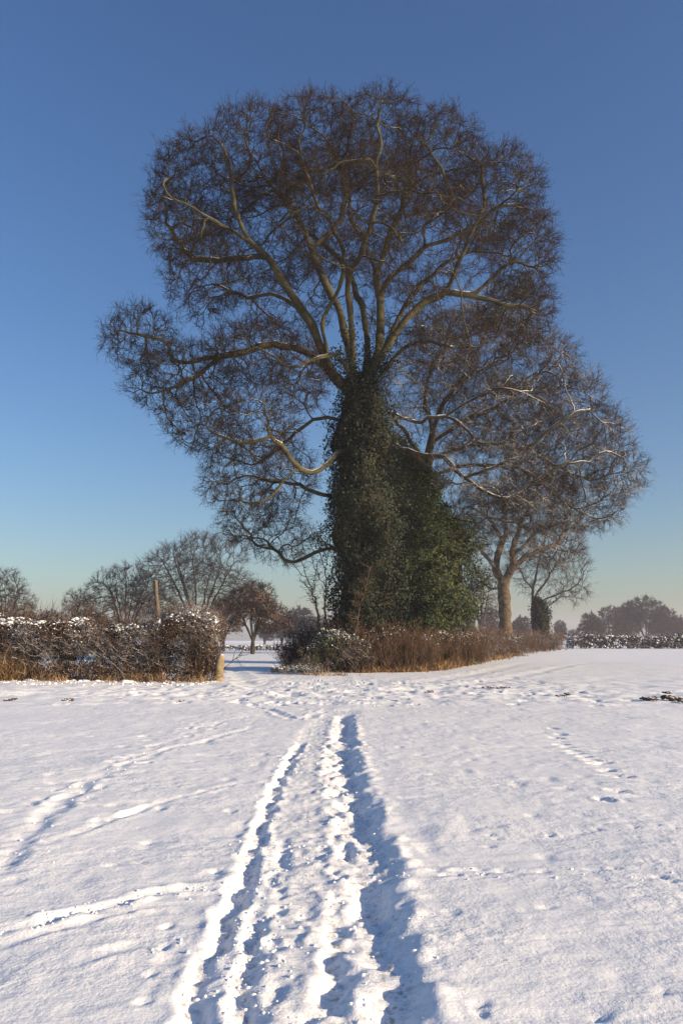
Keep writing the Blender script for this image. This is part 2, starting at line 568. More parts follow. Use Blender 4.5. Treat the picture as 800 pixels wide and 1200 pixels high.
def grow_twigs(A, D, L, rad, levels=2, kids=3, curl=0.25, upb=0.15, rs=None, spread=0.7, shrink=0.55):
    """bent tapering twigs with side twigs; returns verts, faces"""
    rs = rs or rng
    Vs, Fs = [], []
    off = 0
    cur = (A, norm(D), L, rad)
    for lev in range(levels):
        A, D, L, rad = cur
        n = len(A)
        M = A + D * (L * 0.5)[:, None]
        D2 = norm(D + rs.normal(0, curl, (n, 3)) + np.array([0, 0, upb]))
        B = M + D2 * (L * 0.5)[:, None]
        for a_, b_, r1, r2 in ((A, M, rad, rad * 0.75), (M, B, rad * 0.75, rad * 0.3)):
            V, Fq = frustums(a_, b_, r1, r2, 3)
            Vs.append(V); Fs.append(Fq + off); off += len(V)
        if lev < levels - 1:
            t = rs.uniform(0.15, 0.95, (n, kids))
            base = np.where((t < 0.5)[..., None], A[:, None] + (M - A)[:, None] * (t / 0.5)[..., None], M[:, None] + (B - M)[:, None] * ((t - 0.5) / 0.5)[..., None])
            dd = np.where((t < 0.5)[..., None], D[:, None], D2[:, None]) + rs.normal(0, spread, (n, kids, 3)) + np.array([0, 0, upb])
            LL = (L[:, None] * rs.uniform(0.6, 1.2, (n, kids)) * shrink)
            rr = np.repeat(rad[:, None] * 0.7, kids, 1)
            cur = (base.reshape(-1, 3), norm(dd.reshape(-1, 3)), LL.ravel(), rr.ravel())
    return np.concatenate(Vs), np.concatenate(Fs)


def leaves(Pt, N, size, rs=None, aspect=0.8, fold=True):
    """kite shaped leaves facing roughly along N"""
    rs = rs or rng
    n = len(Pt)
    N = norm(N + rs.normal(0, 0.55, (n, 3)))
    t = norm(np.cross(N, rs.normal(0, 1, (n, 3))))
    b_ = np.cross(N, t)
    s = (size * rs.uniform(0.6, 1.3, n))[:, None]
    tip = Pt + t * s * 0.6 - N * s * 0.12
    tail = Pt - t * s * 0.45
    l = Pt + b_ * s * 0.5 * aspect + N * s * 0.08
    r = Pt - b_ * s * 0.5 * aspect + N * s * 0.08
    V = np.stack([tail, r, tip, l], 1).reshape(-1, 3)
    Fq = np.arange(n * 4).reshape(-1, 4)
    return V, Fq


_t = (1 + 5 ** 0.5) / 2
ICO = norm(np.array([(-1, _t, 0), (1, _t, 0), (-1, -_t, 0), (1, -_t, 0), (0, -1, _t), (0, 1, _t), (0, -1, -_t), (0, 1, -_t), (_t, 0, -1), (_t, 0, 1), (-_t, 0, -1), (-_t, 0, 1)], float))
ICOF = np.array([(0, 11, 5), (0, 5, 1), (0, 1, 7), (0, 7, 10), (0, 10, 11), (1, 5, 9), (5, 11, 4), (11, 10, 2), (10, 7, 6), (7, 1, 8), (3, 9, 4), (3, 4, 2), (3, 2, 6), (3, 6, 8), (3, 8, 9), (4, 9, 5), (2, 4, 11), (6, 2, 10), (8, 6, 7), (9, 8, 1)])


def lumps(Pt, size, flat=0.6, rs=None):
    rs = rs or rng
    n = len(Pt)
    sc = np.stack([rs.uniform(0.7, 1.4, n), rs.uniform(0.7, 1.4, n), rs.uniform(0.7, 1.2, n) * flat], 1) * np.asarray(size).reshape(-1, 1)
    V = ICO[None] * sc[:, None, :] * rs.uniform(0.75, 1.2, (n, 12, 1)) + Pt[:, None, :]
    Fc = (np.arange(n) * 12)[:, None, None] + ICOF[None]
    return V.reshape(-1, 3), Fc.reshape(-1, 3)


# ------------------------------------------------------------------ tree growing
class Skeleton:
    def __init__(self):
        self.p = []; self.par = []; self.dir = []

    def add(self, pos, parent):
        self.p.append(np.asarray(pos, float)); self.par.append(parent)
        d = self.p[-1] - self.p[parent] if parent >= 0 else np.array([0, 0, 1.0])
        self.dir.append(d / max(np.linalg.norm(d), 1e-9))
        return len(self.p) - 1

    def line(self, pts, parent, step, jit=0.0, rs=None):
        pts = smooth_poly(pts, 8)
        seg = np.linalg.norm(np.diff(pts, axis=0), axis=1)
        cum = np.concatenate([[0], np.cumsum(seg)])
        n = max(2, int(cum[-1] / step) + 1)
        t = np.linspace(0, cum[-1], n)
        for i, tt in enumerate(t):
            if i == 0 and parent >= 0:
                continue
            q = np.array([np.interp(tt, cum, pts[:, k]) for k in range(3)])
            if jit: q = q + rs.normal(0, jit, 3)
            parent = self.add(q, parent)
        return parent

    def nearest_px(self, x, y, D0):
        """node that lies nearest to a photograph position"""
        Pn = np.array(self.p)
        rel = Pn - CAM
        z_ = rel @ fw
        u = rel[:, 0] / z_ * F + 400
        v = 600 - (rel @ up) / z_ * F
        return int(np.argmin(np.hypot(u - x, v - y)))


def colonize(sk, attr, step, kill, infl, iters, jitter, rs, trop=0.0, maxkids=3):
    N0 = len(sk.p)
    P = list(sk.p); par = list(sk.par); dirs = list(sk.dir)
    kids = np.zeros(len(P) + 200000, int)
    for q in par:
        if q >= 0: kids[q] += 1
    attr = attr.copy()
    Pa = np.array(P)
    nd = np.full(len(attr), 1e9); ni = np.zeros(len(attr), int)
    for s in range(0, len(attr), 800):
        d = np.linalg.norm(attr[s:s + 800, None] - Pa[None], axis=2)
        ni[s:s + 800] = d.argmin(1); nd[s:s + 800] = d.min(1)
    alive = nd > kill
    attr, nd, ni = attr[alive], nd[alive], ni[alive]
    for it in range(iters):
        act = nd < infl
        if not act.any() or not len(attr): break
        idx = ni[act]
        uq, inv = np.unique(idx, return_inverse=True)
        Pu = np.array([P[i] for i in uq])
        v = norm(attr[act] - Pu[inv])
        acc = np.zeros((len(uq), 3)); np.add.at(acc, inv, v)
        pd = np.array([dirs[i] for i in uq])
        d = norm(acc)
        d = norm(d + 0.35 * pd + rs.normal(0, jitter, d.shape) + np.array([0, 0, trop]))
        ok = kids[uq] < maxkids
        new = Pu + d * step
        newid = []
        newP = []
        for j in np.where(ok)[0]:
            P.append(new[j]); par.append(int(uq[j])); dirs.append(d[j])
            kids[uq[j]] += 1
            newid.append(len(P) - 1); newP.append(new[j])
        # attractors stuck on exhausted nodes are dropped
        stuck = np.isin(ni, uq[~ok])
        if newP:
            NP = np.array(newP); NI = np.array(newid)
            for s in range(0, len(attr), 3000):
                dm = np.sqrt(np.maximum(((attr[s:s + 3000] ** 2).sum(1)[:, None] + (NP ** 2).sum(1)[None] - 2 * attr[s:s + 3000] @ NP.T), 0))
                jm = dm.argmin(1); mn = dm[np.arange(len(dm)), jm]
                b_ = mn < nd[s:s + 3000]
                nd[s:s + 3000][b_] = mn[b_]; ni[s:s + 3000][b_] = NI[jm[b_]]
                stuck[s:s + 3000] &= ~b_
        keep = (nd > kill) & ~stuck
        attr, nd, ni = attr[keep], nd[keep], ni[keep]
    sk.p, sk.par, sk.dir = P, par, dirs


def finish(sk, tip, expo, rmax=None):
    """pipe-model radii"""
    P = np.array(sk.p); par = np.array(sk.par)
    n = len(P)
    r = np.zeros(n); nch = np.zeros(n, int)
    for i in range(n - 1, 0, -1):
        if nch[i] == 0: r[i] = tip ** expo
        r[par[i]] += r[i]; nch[par[i]] += 1
    if nch[0] == 0: r[0] = tip ** expo
    r = r ** (1 / expo)
    if rmax: r = np.minimum(r, rmax)
    # main child = thickest
    mainc = np.full(n, -1)
    for i in range(1, n):
        q = par[i]
        if mainc[q] < 0 or r[i] > r[mainc[q]]: mainc[q] = i
    return P, par, r, mainc, nch


def relax(P, par, nch, times=2, lock=0):
    """ease sharp steps between nodes"""
    for _ in range(times):
        S = np.zeros_like(P); c = np.zeros(len(P))
        i = np.arange(1, len(P))
        np.add.at(S, par[i], P[i]); np.add.at(c, par[i], 1)
        m_ = (c > 0) & (np.arange(len(P)) > 0)
        avg = S[m_] / c[m_][:, None]
        P2 = P.copy()
        P2[m_] = 0.5 * P[m_] + 0.25 * avg + 0.25 * P[par[m_]]
        P = P2
    return P


def tubes(P, par, r, mainc, sel=None, sides_big=9, sides_small=4, thr=0.05):
    """continuous tubes along chains, side branches start inside their parent"""
    n = len(P)
    d = np.zeros((n, 3)); i = np.arange(1, n)
    d[i] = P[i] - P[par[i]]
    d[0] = (0, 0, 1)
    d = norm(d)
    d2 = d.copy()
    hm = mainc >= 0
    d2[hm] = norm(d[hm] + d[mainc[hm]])
    u = np.zeros((n, 3)); u[0] = (1, 0, 0)
    for k in range(1, n):                      # parallel transport
        w = u[par[k]] - d2[k] * (u[par[k]] @ d2[k])
        l = math.sqrt(w @ w)
        if l < 1e-4:
            w = np.cross(d2[k], (0.3, 0.9, 0.3)); l = math.sqrt(w @ w)
        u[k] = w / l
    v = np.cross(d2, u)
    Vs, Fs = [], []; off = 0
    e = i if sel is None else i[sel[i]]
    for big in (True, False):
        ee = e[(r[e] >= thr) == big]
        if not len(ee): continue
        sides = sides_big if big else sides_small
        an = np.arange(sides) / sides * 2 * math.pi
        ca, sa = np.cos(an), np.sin(an)
        pr = par[ee]
        main = mainc[pr] == ee
        same = main & (((r[pr] >= thr) == big) | (pr == 0))
        # start ring uses parent's frame when it is the main line, own frame otherwise
        us = np.where(main[:, None], u[pr], u[ee]); vs_ = np.where(main[:, None], v[pr], v[ee])
        rs_ = np.where(main, r[pr], np.minimum(r[ee] * 1.25, r[pr]))
        A = P[pr]
        RA = A[:, None] + (us[:, None] * ca[None, :, None] + vs_[:, None] * sa[None, :, None]) * rs_[:, None, None]
        RB = P[ee][:, None] + (u[ee][:, None] * ca[None, :, None] + v[ee][:, None] * sa[None, :, None]) * r[ee][:, None, None]
        V = np.concatenate([RA, RB], 1).reshape(-1, 3)
        k = np.arange(sides); k2 = (k + 1) % sides
        q = np.stack([k, k2, k2 + sides, k + sides], 1)
        Fq = ((np.arange(len(ee)) * 2 * sides)[:, None, None] + q[None]).reshape(-1, 4)
        Vs.append(V); Fs.append(Fq + off); off += len(V)
    return np.concatenate(Vs), np.concatenate(Fs)


def weld(o):
    import bmesh
    bm = bmesh.new(); bm.from_mesh(o.data)
    bmesh.ops.remove_doubles(bm, verts=bm.verts, dist=0.0015)
    bm.to_mesh(o.data); bm.free()
    for p_ in o.data.polygons: p_.use_smooth = True


def shell_points(blobs, n, rs, inner=0.18, power=0.33):
    """attractors: mostly near the outside of the union of ellipsoids.  blobs: (centre, radii, weight)"""
    C_ = np.array([b_[0] for b_ in blobs]); R_ = np.array([b_[1] for b_ in blobs]); W = np.array([b_[2] for b_ in blobs], float)
    vol = W * R_.prod(1) ** 0.8
    pick = rs.choice(len(blobs), n * 4, p=vol / vol.sum())
    d = norm(rs.normal(0, 1, (n * 4, 3)))
    rad = rs.uniform(0, 1, n * 4) ** power
    X = C_[pick] + d * R_[pick] * rad[:, None]
    q = np.linalg.norm((X[:, None] - C_[None]) / R_[None], axis=2).min(1)
    keep = rs.uniform(0, 1, len(X)) < np.clip(inner + (q - 0.35) * 1.6, inner, 1)
    X = X[keep][:n]
    return X


def build_tree(root, sk, blobs, n_attr, step, kill, rs, tip=0.014, expo=2.25, jitter=0.28, trop=0.0, infl=9.0,
               twig_n=3, twig_len=0.8, twig_rad=0.011, twig_levels=2, twig_kids=3, mats=(None, None), thr_twig=0.03,
               rmax=None, snow_caps=0, iters=220, extra=None, stage1=0, outw=0.5, upb=0.2, inner=0.18, power=0.33, maxkids=3):
    attr = shell_points(blobs, n_attr, rs, inner, power)
    if extra is not None: attr = np.vstack([attr, extra])
    if stage1:
        a1 = shell_points(blobs, stage1, rs, 0.5, 0.45)
        colonize(sk, a1, step * 1.25, kill * 3.0, infl, 120, jitter * 0.8, rs, trop, maxkids)
    colonize(sk, attr, step, kill, infl, iters, jitter, rs, trop, maxkids)
    P, par, r, mainc, nch = finish(sk, tip, expo, rmax)
    P = relax(P, par, nch, 1)
    r = r * (1 + 0.22 * vnoise(P, 0.55, 31) * (r > 0.05))
    V, Fq = tubes(P, par, r, mainc)
    tr = mesh_obj('trunk', V, [Fq], mats[0], root, smooth=True)
    weld(tr)
    # twigs on thin nodes
    d = np.zeros_like(P); i = np.arange(1, len(P)); d[i] = P[i] - P[par[i]]
    d = norm(d)
    th = np.where((r < thr_twig) & (np.arange(len(P)) > 0))[0]
    tips = th[nch[th] == 0]
    src = np.concatenate([np.repeat(th, twig_n), np.repeat(tips, twig_n)])
    A = P[src] - d[src] * (rs.uniform(0, 1, len(src)) * step)[:, None]
    BC = np.array([b_[0] for b_ in blobs]); BR = np.array([b_[1] for b_ in blobs])
    nb = np.concatenate([np.linalg.norm((A[q:q + 20000, None] - BC[None]) / BR[None], axis=2).argmin(1) for q in range(0, len(A), 20000)])
    D = norm(d[src] * 0.9 + outw * norm((A - BC[nb]) / BR[nb]) + rs.normal(0, 0.5, (len(src), 3)) + np.array([0, 0, upb]))
    L = twig_len * rs.uniform(0.45, 1.3, len(src))
    V, Fq = grow_twigs(A, D, L, np.full(len(src), twig_rad), twig_levels, twig_kids, curl=0.33, upb=upb * 0.5, rs=rs, spread=0.55 if twig_levels > 2 else 0.7, shrink=0.62)
    mesh_obj('crown', V, [Fq], mats[1], root, smooth=True)
    if snow_caps:
        horiz = np.abs(d[:, 2])
        e = np.where((r > 0.022) & (horiz < 0.62) & (np.arange(len(P)) > 0))[0]
        nz = vnoise(P[e], 1.8, 5)
        e = e[nz > 0.55 - snow_caps * 1.2]
        q = par[e]
        lift = np.array([0, 0, 1.0])
        rr = np.minimum(r[e], 0.30)
        off_a = lift * np.maximum(rr * 0.62, rr - 0.055)[:, None]
        A = P[q] + off_a; B = P[e] + off_a
        V, Fq = frustums(A, B + (B - A) * 0.06, np.minimum(rr * 0.6, 0.10), np.minimum(rr * 0.55, 0.09), 6)
        mesh_obj('snow_cover', V, [Fq], M_snow, root, smooth=True)
    return P, par, r


def traced(sk, limbs, step, rs, jit=0.02):
    """limbs: (points in the photograph, depth change along the limb)"""
    for pts, dy in limbs:
        k = sk.nearest_px(pts[0][0], pts[0][1], 0)
        D0 = sk.p[k][1]
        n = len(pts)
        P3 = [sk.p[k]]
        for j in range(1, n):
            t = j / (n - 1)
            P3.append(at(pts[j][0], pts[j][1], D0 + dy * t))
        sk.line(P3, k, step, jit, rs)


def blob_px(lst, D):
    out = []
    for b_ in lst:
        x, y, rx, ry, dd, rd = b_[:6]
        w = b_[6] if len(b_) > 6 else 1.0
        c = at(x, y, D + dd)
        m_ = px_at(D + dd)
        out.append((c, np.array([rx * m_, rd, ry * m_]), w))
    return out


def ivy_column(root, cx, cy, prof, n, rs, size=0.13, mat=None, seed=3, name='ivy', core=True, lump=0.35):
    """prof: list of (height, radius in x, radius in y, shift in x)"""
    H = np.array([p_[0] for p_ in prof]); RX = np.array([p_[1] for p_ in prof]); RY = np.array([p_[2] for p_ in prof]); SX = np.array([p_[3] for p_ in prof])
    w = np.interp(np.linspace(H[0], H[-1], 200), H, RX); w = w / w.sum()
    h = np.linspace(H[0], H[-1], 200)[rs.choice(200, n, p=w)] + rs.uniform(-0.5, 0.5, n) * (H[-1] - H[0]) / 200
    th = rs.uniform(0, 2 * math.pi, n)
    nx_, ny_ = np.cos(th), np.sin(th)
    base = np.stack([nx_ * 2.2, ny_ * 2.2, h], 1) + np.array([cx, cy, 0])
    lumpf = 1 + lump * vnoise(base * np.array([1, 1, 0.7]), 1.3, seed) + lump * 0.5 * vnoise(base, 0.5, seed + 1)
    depth = rs.uniform(0, 1, n) ** 1.6 * 0.28
    q = lumpf * (1 - depth)
    X = np.stack([cx + np.interp(h, H, SX) + nx_ * np.interp(h, H, RX) * q, cy + ny_ * np.interp(h, H, RY) * q, h - 0.25 * (lumpf - 1)], 1)
    N = np.stack([nx_, ny_, np.full(n, 0.35)], 1)
    # sprays that stand off the surface
    m_ = n // 40
    k = rs.choice(n, m_)
    sp_ = np.repeat(X[k] + N[k] * rs.uniform(0.1, 0.55, (m_, 1)) * min(1.0, size * 5), 14, 0) + rs.normal(0, size * 1.3, (m_ * 14, 3))
    X = np.vstack([X, sp_]); N = np.vstack([N, np.repeat(N[k], 14, 0)]); n = len(X)
    V, Fq = leaves(X, N, np.full(n, size), rs)
    mesh_obj(name, V, [Fq], mat or M_ivy, root)
    if core:  # unseen dark core added inside the leaves to stop light passing through
        m_ = 24; hh = np.linspace(H[0], H[-1], 40); an = np.arange(m_) / m_ * 2 * math.pi
        Vc = []
        for z_ in hh:
            bs = np.stack([np.cos(an) * 2.2 + cx, np.sin(an) * 2.2 + cy, np.full(m_, z_)], 1)
            lf = (1 + lump * vnoise(bs * np.array([1, 1, 0.7]), 1.3, seed)) * 0.72
            if z_ == hh[-1]: lf = lf * 0.15
            Vc.append(np.stack([cx + np.interp(z_, H, SX) + np.cos(an) * np.interp(z_, H, RX) * lf, cy + np.sin(an) * np.interp(z_, H, RY) * lf, np.full(m_, z_)], 1))
        Vc = np.concatenate(Vc)
        k = np.arange(m_); k2 = (k + 1) % m_
        Fc = np.concatenate([np.stack([k + j * m_, k2 + j * m_, k2 + (j + 1) * m_, k + (j + 1) * m_], 1) for j in range(len(hh) - 1)])
        mesh_obj(name + '_stems', Vc, [Fc], M_ivy_core, root, smooth=True)


def surf_leaves(blobs, n, size, rs, jitter=0.3):
    """leafy points through lumps: blobs (centre, radii)"""
    C_ = np.array([b_[0] for b_ in blobs]); R_ = np.array([b_[1] for b_ in blobs])
    w = R_.prod(1) ** 0.7
    pick = rs.choice(len(blobs), n, p=w / w.sum())
    d = norm(rs.normal(0, 1, (n, 3)))
    rad = 1 - rs.uniform(0, 1, n) ** 2 * 0.5
    X = C_[pick] + d * R_[pick] * rad[:, None]
    X += vnoise(X, 0.5, 3)[:, None] * jitter * d
    return X, d

# ================================================================== THE GREAT SYCAMORE
rs = np.random.default_rng(11)
D1 = 45.0
b1 = at(427, 744, D1); b1[2] = 0
t1 = empty('sycamore_tree', b1, 'tallest bare sycamore in the middle with wide domed crown and thick ivy up its trunk', 'tree')
sk = Skeleton()
sk.add((b1[0], b1[1], -0.4), -1)
top = sk.line([np.array([b1[0], b1[1], -0.4]), at(428, 660, D1), at(424, 560, D1), at(424, 490, D1), at(420, 452, D1)], 0, 0.6)
LIMBS1 = [
    ([(418, 470), (398, 448), (384, 426), (371, 392), (350, 357), (326, 326), (316, 302), (290, 281), (276, 248), (271, 215)], -2.0),
    ([(418, 462), (410, 420), (397, 364), (380, 329), (365, 294), (352, 259), (332, 233), (314, 213)], 2.0),
    ([(397, 440), (384, 418), (378, 377), (397, 338), (402, 299), (388, 262), (370, 238), (362, 205)], -3.0),
    ([(365, 294), (388, 272), (402, 246), (402, 215), (393, 185)], 0.5),
    ([(428, 458), (440, 420), (446, 385), (443, 345), (437, 312), (422, 277), (409, 250), (412, 210)], 3.0),
    ([(440, 322), (455, 280), (470, 250), (476, 225), (487, 205), (496, 172)], 2.0),
    ([(444, 352), (452, 330), (474, 312), (499, 287), (495, 264), (518, 250), (540, 225)], -4.0),
    ([(499, 287), (531, 277), (560, 262), (585, 240)], -1.0),
    ([(430, 466), (448, 415), (474, 377), (500, 351), (522, 342), (533, 314), (549, 281), (566, 242), (563, 205)], -2.5),
    ([(522, 343), (553, 345), (575, 329), (598, 306), (622, 312)], 0.5),
    ([(553, 345), (590, 356), (620, 362)], 1.0),
    ([(435, 470), (457, 425), (487, 400), (510, 403), (535, 408), (570, 405)], -3.0),
    ([(410, 458), (408, 434), (393, 417), (371, 418), (352, 430)], -4.0),
    ([(392, 440), (362, 414), (319, 404), (285, 414), (253, 418), (206, 424), (194, 399), (170, 394), (142, 388)], -2.0),
    ([(253, 418), (230, 440), (205, 452), (180, 462)], -1.0),
    ([(420, 520), (398, 528), (386, 544), (363, 555), (349, 546), (336, 529), (316, 512), (313, 490), (310, 467), (326, 456)], -6.0),
    ([(314, 514), (295, 519), (275, 517), (240, 505)], 0.0),
    ([(350, 547), (335, 560), (320, 580), (300, 590)], -1.0),
    ([(420, 500), (380, 489), (350, 503), (330, 524), (300, 545)], 2.5),
    ([(420, 585), (382, 580), (350, 568), (319, 564), (290, 555)], 3.0),
    ([(425, 650), (384, 642), (345, 660), (319, 643), (300, 640)], 3.0),
    ([(316, 302), (280, 302), (252, 305), (222, 300), (195, 262)], 2.0),
    ([(290, 281), (258, 262), (232, 246), (200, 232)], -3.0),
    ([(350, 357), (322, 345), (290, 348), (255, 335), (225, 335)], 3.0),
    ([(418, 440), (412, 380), (408, 330), (425, 290), (440, 240), (440, 185)], -6.0),
    ([(424, 450), (430, 400), (420, 350), (395, 300), (350, 260), (330, 190)], 6.5),
    ([(430, 455), (455, 400), (480, 350), (520, 310), (560, 290), (600, 250)], 6.0),
]
traced(sk, LIMBS1, 0.45, rs, 0.05)
B1 = blob_px([
    # x, y, rx, ry, depth shift, depth radius, weight
    (239, 219, 68.4, 57.04, 0, 4.2, 1.1), (300, 187, 68.4, 47.84, -1.5, 4.5, 1), (375, 177, 71.25, 47.84, 1, 5, 1), (440, 174, 68.4, 46, -1, 5, 1),
    (510, 194, 62.7, 51.52, 1, 4.6, 1), (578, 236, 62.7, 57.04, 0, 4.4, 1.1), (612, 300, 41.8, 57.04, 0, 3.8, 1), (605, 368, 47.5, 44.16, 0.5, 3.5, .8),
    (209, 265, 42.75, 44.16, 0, 3.5, 1), (244, 320, 55.1, 47.84, -1, 3.5, .8), (230, 350, 38, 27.6, 0, 2.5, .35),
    (420, 250, 114, 82.8, -5.5, 3.8, .35), (390, 255, 114, 82.8, 5.5, 3.8, .35), (500, 280, 90.25, 73.6, -5.5, 3.5, .3), (320, 270, 85.5, 73.6, 5, 3.5, .4),
    (164, 396, 45.6, 40.48, -0.5, 2.4, 1.3), (172, 450, 28.5, 31.28, -1, 2, .9), (225, 440, 58.9, 38.64, -1.5, 3, 1.3), (300, 415, 62.7, 38.64, -2, 3.2, 1.9), (352, 440, 36.1, 46, -2, 2.6, 1.5),
    (235, 490, 47.5, 42.32, -1, 3, 1.0), (300, 500, 53.2, 42.32, -3, 3, .9), (285, 560, 49.4, 51.52, 0, 3.2, .9), (335, 560, 38, 46, 2.5, 3, .7), (290, 612, 32.3, 33.12, 1, 2.6, .7), (330, 630, 39.9, 33.12, 3, 2.5, .7),
    (520, 400, 57, 36.8, -3, 2.5, .6), (340, 360, 57, 41.4, 3, 3, .45), (470, 360, 57, 46, 4, 3, .4)], D1)
build_tree(t1, sk, B1, 18500, 0.32, 0.37, rs, stage1=1500, tip=0.0135, expo=2.24, jitter=0.30, trop=0.02, infl=11,
           twig_n=3, twig_len=0.60, twig_rad=0.0095, twig_levels=3, twig_kids=2, outw=0.3, inner=0.07, mats=(M_bark, M_twig), thr_twig=0.026, snow_caps=0.12, upb=0.12)
zt = lambda y, D: float(at(400, y, D)[2])
ivy_column(t1, b1[0], b1[1], [(0.0, 2.1, 2.0, 0.05), (zt(700, D1), 2.05, 2.0, 0.05), (zt(620, D1), 1.95, 1.9, 0.0), (zt(560, D1), 1.9, 1.8, -0.1), (zt(520, D1), 1.75, 1.6, -0.1),
                              (zt(490, D1), 1.4, 1.4, -0.1), (zt(462, D1), 1.15, 1.1, -0.05), (zt(440, D1), 0.6, 0.7, -0.1)], 42000, rs, 0.125, seed=3, lump=0.6)
# ivy that has climbed along the lower limbs
Pn = np.array(sk.p)
seg = np.where((Pn[:, 2] < zt(385, D1)) & (Pn[:, 2] > zt(470, D1)) & (np.abs(Pn[:, 0] - b1[0]) < 1.9) & (np.arange(len(Pn)) < 700))[0]
if len(seg):
    pr_ = np.exp(-(Pn[seg, 2] - zt(470, D1)) / 2.2)
    src = rs.choice(seg, 8000, p=pr_ / pr_.sum())
    dd = norm(rs.normal(0, 1, (8000, 3)))
    V, Fq = leaves(Pn[src] + dd * 0.45 * rs.uniform(0.4, 1.3, (8000, 1)), dd, np.full(8000, 0.125), rs)
    mesh_obj('ivy', V, [Fq], M_ivy, t1)

# ================================================================== SECOND TREE (right of it, snow on its limbs)
rs = np.random.default_rng(12)
D2 = 56.0
b2 = at(507, 742, D2); b2[2] = 0
t2 = empty('sycamore_tree', b2, 'second ivy clad tree, snow lying along its low limbs spreading right', 'tree')
sk = Skeleton()
sk.add((b2[0], b2[1], -0.4), -1)
sk.line([np.array([b2[0], b2[1], -0.4]), at(505, 660, D2), at(502, 600, D2), at(500, 545, D2), at(508, 500, D2)], 0, 0.6)
LIMBS2 = [
    ([(502, 590), (495, 545), (468, 522), (455, 515)], -5.0),
    ([(470, 523), (516, 537), (547, 560), (580, 582), (606, 577), (626, 563), (652, 548), (680, 538)], -1.0),
    ([(500, 545), (470, 500), (445, 470)], -4.0),
    ([(455, 483), (486, 495), (524, 489), (551, 510), (574, 521), (600, 512), (622, 500)], -1.0),
    ([(502, 600), (475, 577), (495, 568), (538, 566), (570, 570), (600, 590)], -3.0),
    ([(508, 505), (520, 470), (545, 440), (560, 405), (580, 375)], 2.0),
    ([(506, 510), (500, 470), (505, 430), (530, 395)], -1.0),
    ([(508, 520), (540, 495), (590, 470), (630, 440), (655, 425)], 2.5),
    ([(505, 540), (560, 520), (620, 530), (680, 560), (712, 565)], 4.0),
    ([(502, 560), (550, 545), (610, 550), (650, 580), (680, 600)], 3.0),
    ([(502, 600), (545, 612), (580, 606), (620, 620)], 3.0),
    ([(547, 560), (580, 548), (615, 530), (640, 505), (680, 480)], -2.0),
    ([(524, 489), (560, 462), (600, 455), (640, 470)], -2.5),
    ([(540, 440), (570, 430), (610, 400)], 1.0),
]
traced(sk, LIMBS2, 0.5, rs, 0.09)
B2 = blob_px([
    (560, 400, 62, 42, 0, 4, 1), (515, 430, 50, 50, -1, 3.5, .8), (620, 430, 60, 46, 0, 4, 1), (665, 470, 44, 40, 0, 3.5, 1), (600, 490, 70, 50, -3, 3, .9),
    (655, 530, 66, 50, 1, 4.2, 1.1), (712, 520, 28, 34, 0, 2.8, 1.1), (722, 555, 34, 34, 0, 2.8, 1.2), (690, 590, 44, 34, 0, 3.2, 1), (630, 590, 56, 36, 2, 3.5, .8),
    (560, 540, 60, 48, -4, 2.6, .7), (560, 480, 70, 60, 5, 3, .7), (600, 560, 60, 46, -4, 2.5, .6), (570, 600, 40, 26, 2, 3, .5), (700, 500, 30, 30, -2, 2.5, .8), (478, 445, 36, 46, -2, 2.5, .9), (472, 500, 28, 30, -3, 2, .7), (590, 360, 50, 26, 2, 3, .7)], D2)
build_tree(t2, sk, B2, 13500, 0.40, 0.45, rs, stage1=1100, tip=0.0135, expo=2.3, jitter=0.34, trop=0.0, infl=11,
           twig_n=3, twig_len=0.70, twig_rad=0.0105, twig_levels=3, twig_kids=2, outw=0.3, inner=0.12, mats=(M_bark_snow, M_twig_snow), thr_twig=0.024, snow_caps=0.3, upb=0.05)
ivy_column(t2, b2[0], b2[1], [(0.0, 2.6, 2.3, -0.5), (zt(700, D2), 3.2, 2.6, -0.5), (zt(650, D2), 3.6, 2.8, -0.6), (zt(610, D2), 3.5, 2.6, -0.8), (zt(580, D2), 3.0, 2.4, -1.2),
                              (zt(555, D2), 2.3, 1.9, -1.9), (zt(530, D2), 1.4, 1.3, -2.4), (zt(508, D2), 0.6, 0.6, -2.9)], 46000, rs, 0.15, mat=M_ivy_sun_tone, seed=9, lump=0.6)

# ================================================================== THIRD TREE (pale trunk in the verge)
rs = np.random.default_rng(13)
D3 = 90.0
b3 = at(592, 745, D3); b3[2] = 0
t3 = empty('maple_tree', b3, 'bare tree with sunlit pale brown forked trunk right of the ivy', 'tree')
sk = Skeleton(); sk.add((b3[0], b3[1], -0.4), -1)
sk.line([np.array([b3[0], b3[1], -0.4]), at(591, 715, D3), at(590, 695, D3), at(590, 682, D3)], 0, 0.6)
traced(sk, [([(590, 684), (580, 672), (583, 650), (592, 620), (588, 590)], 1), ([(590, 684), (600, 665), (601, 640), (612, 610), (625, 585)], -2),
            ([(582, 665), (565, 645), (548, 635), (535, 620)], -2), ([(600, 668), (620, 650), (645, 640), (665, 620)], 2),
            ([(590, 690), (572, 690), (558, 670), (548, 650)], 2), ([(592, 630), (570, 605), (550, 595)], 2), ([(601, 650), (632, 622), (668, 612)], -3)], 0.6, rs, 0.06)
B3 = blob_px([(590, 600, 60, 42, 0, 5, 1), (640, 600, 45, 36, 0, 4.5, 1), (545, 620, 36, 40, 1, 4, .8), (650, 640, 34, 30, 0, 4, .8), (600, 640, 60, 30, -2, 4, .5), (620, 570, 60, 30, 0, 4, .7), (670, 600, 26, 24, 0, 3, .8), (555, 590, 30, 30, 0, 3, .8)], D3)
build_tree(t3, sk, B3, 6500, 0.68, 0.82, rs, tip=0.025, expo=1.85, jitter=0.3, infl=14, twig_n=4, twig_len=1.0, twig_rad=0.013,
           mats=(M_bark_pale, M_twig_snow), thr_twig=0.04, snow_caps=0.3, upb=0.05)

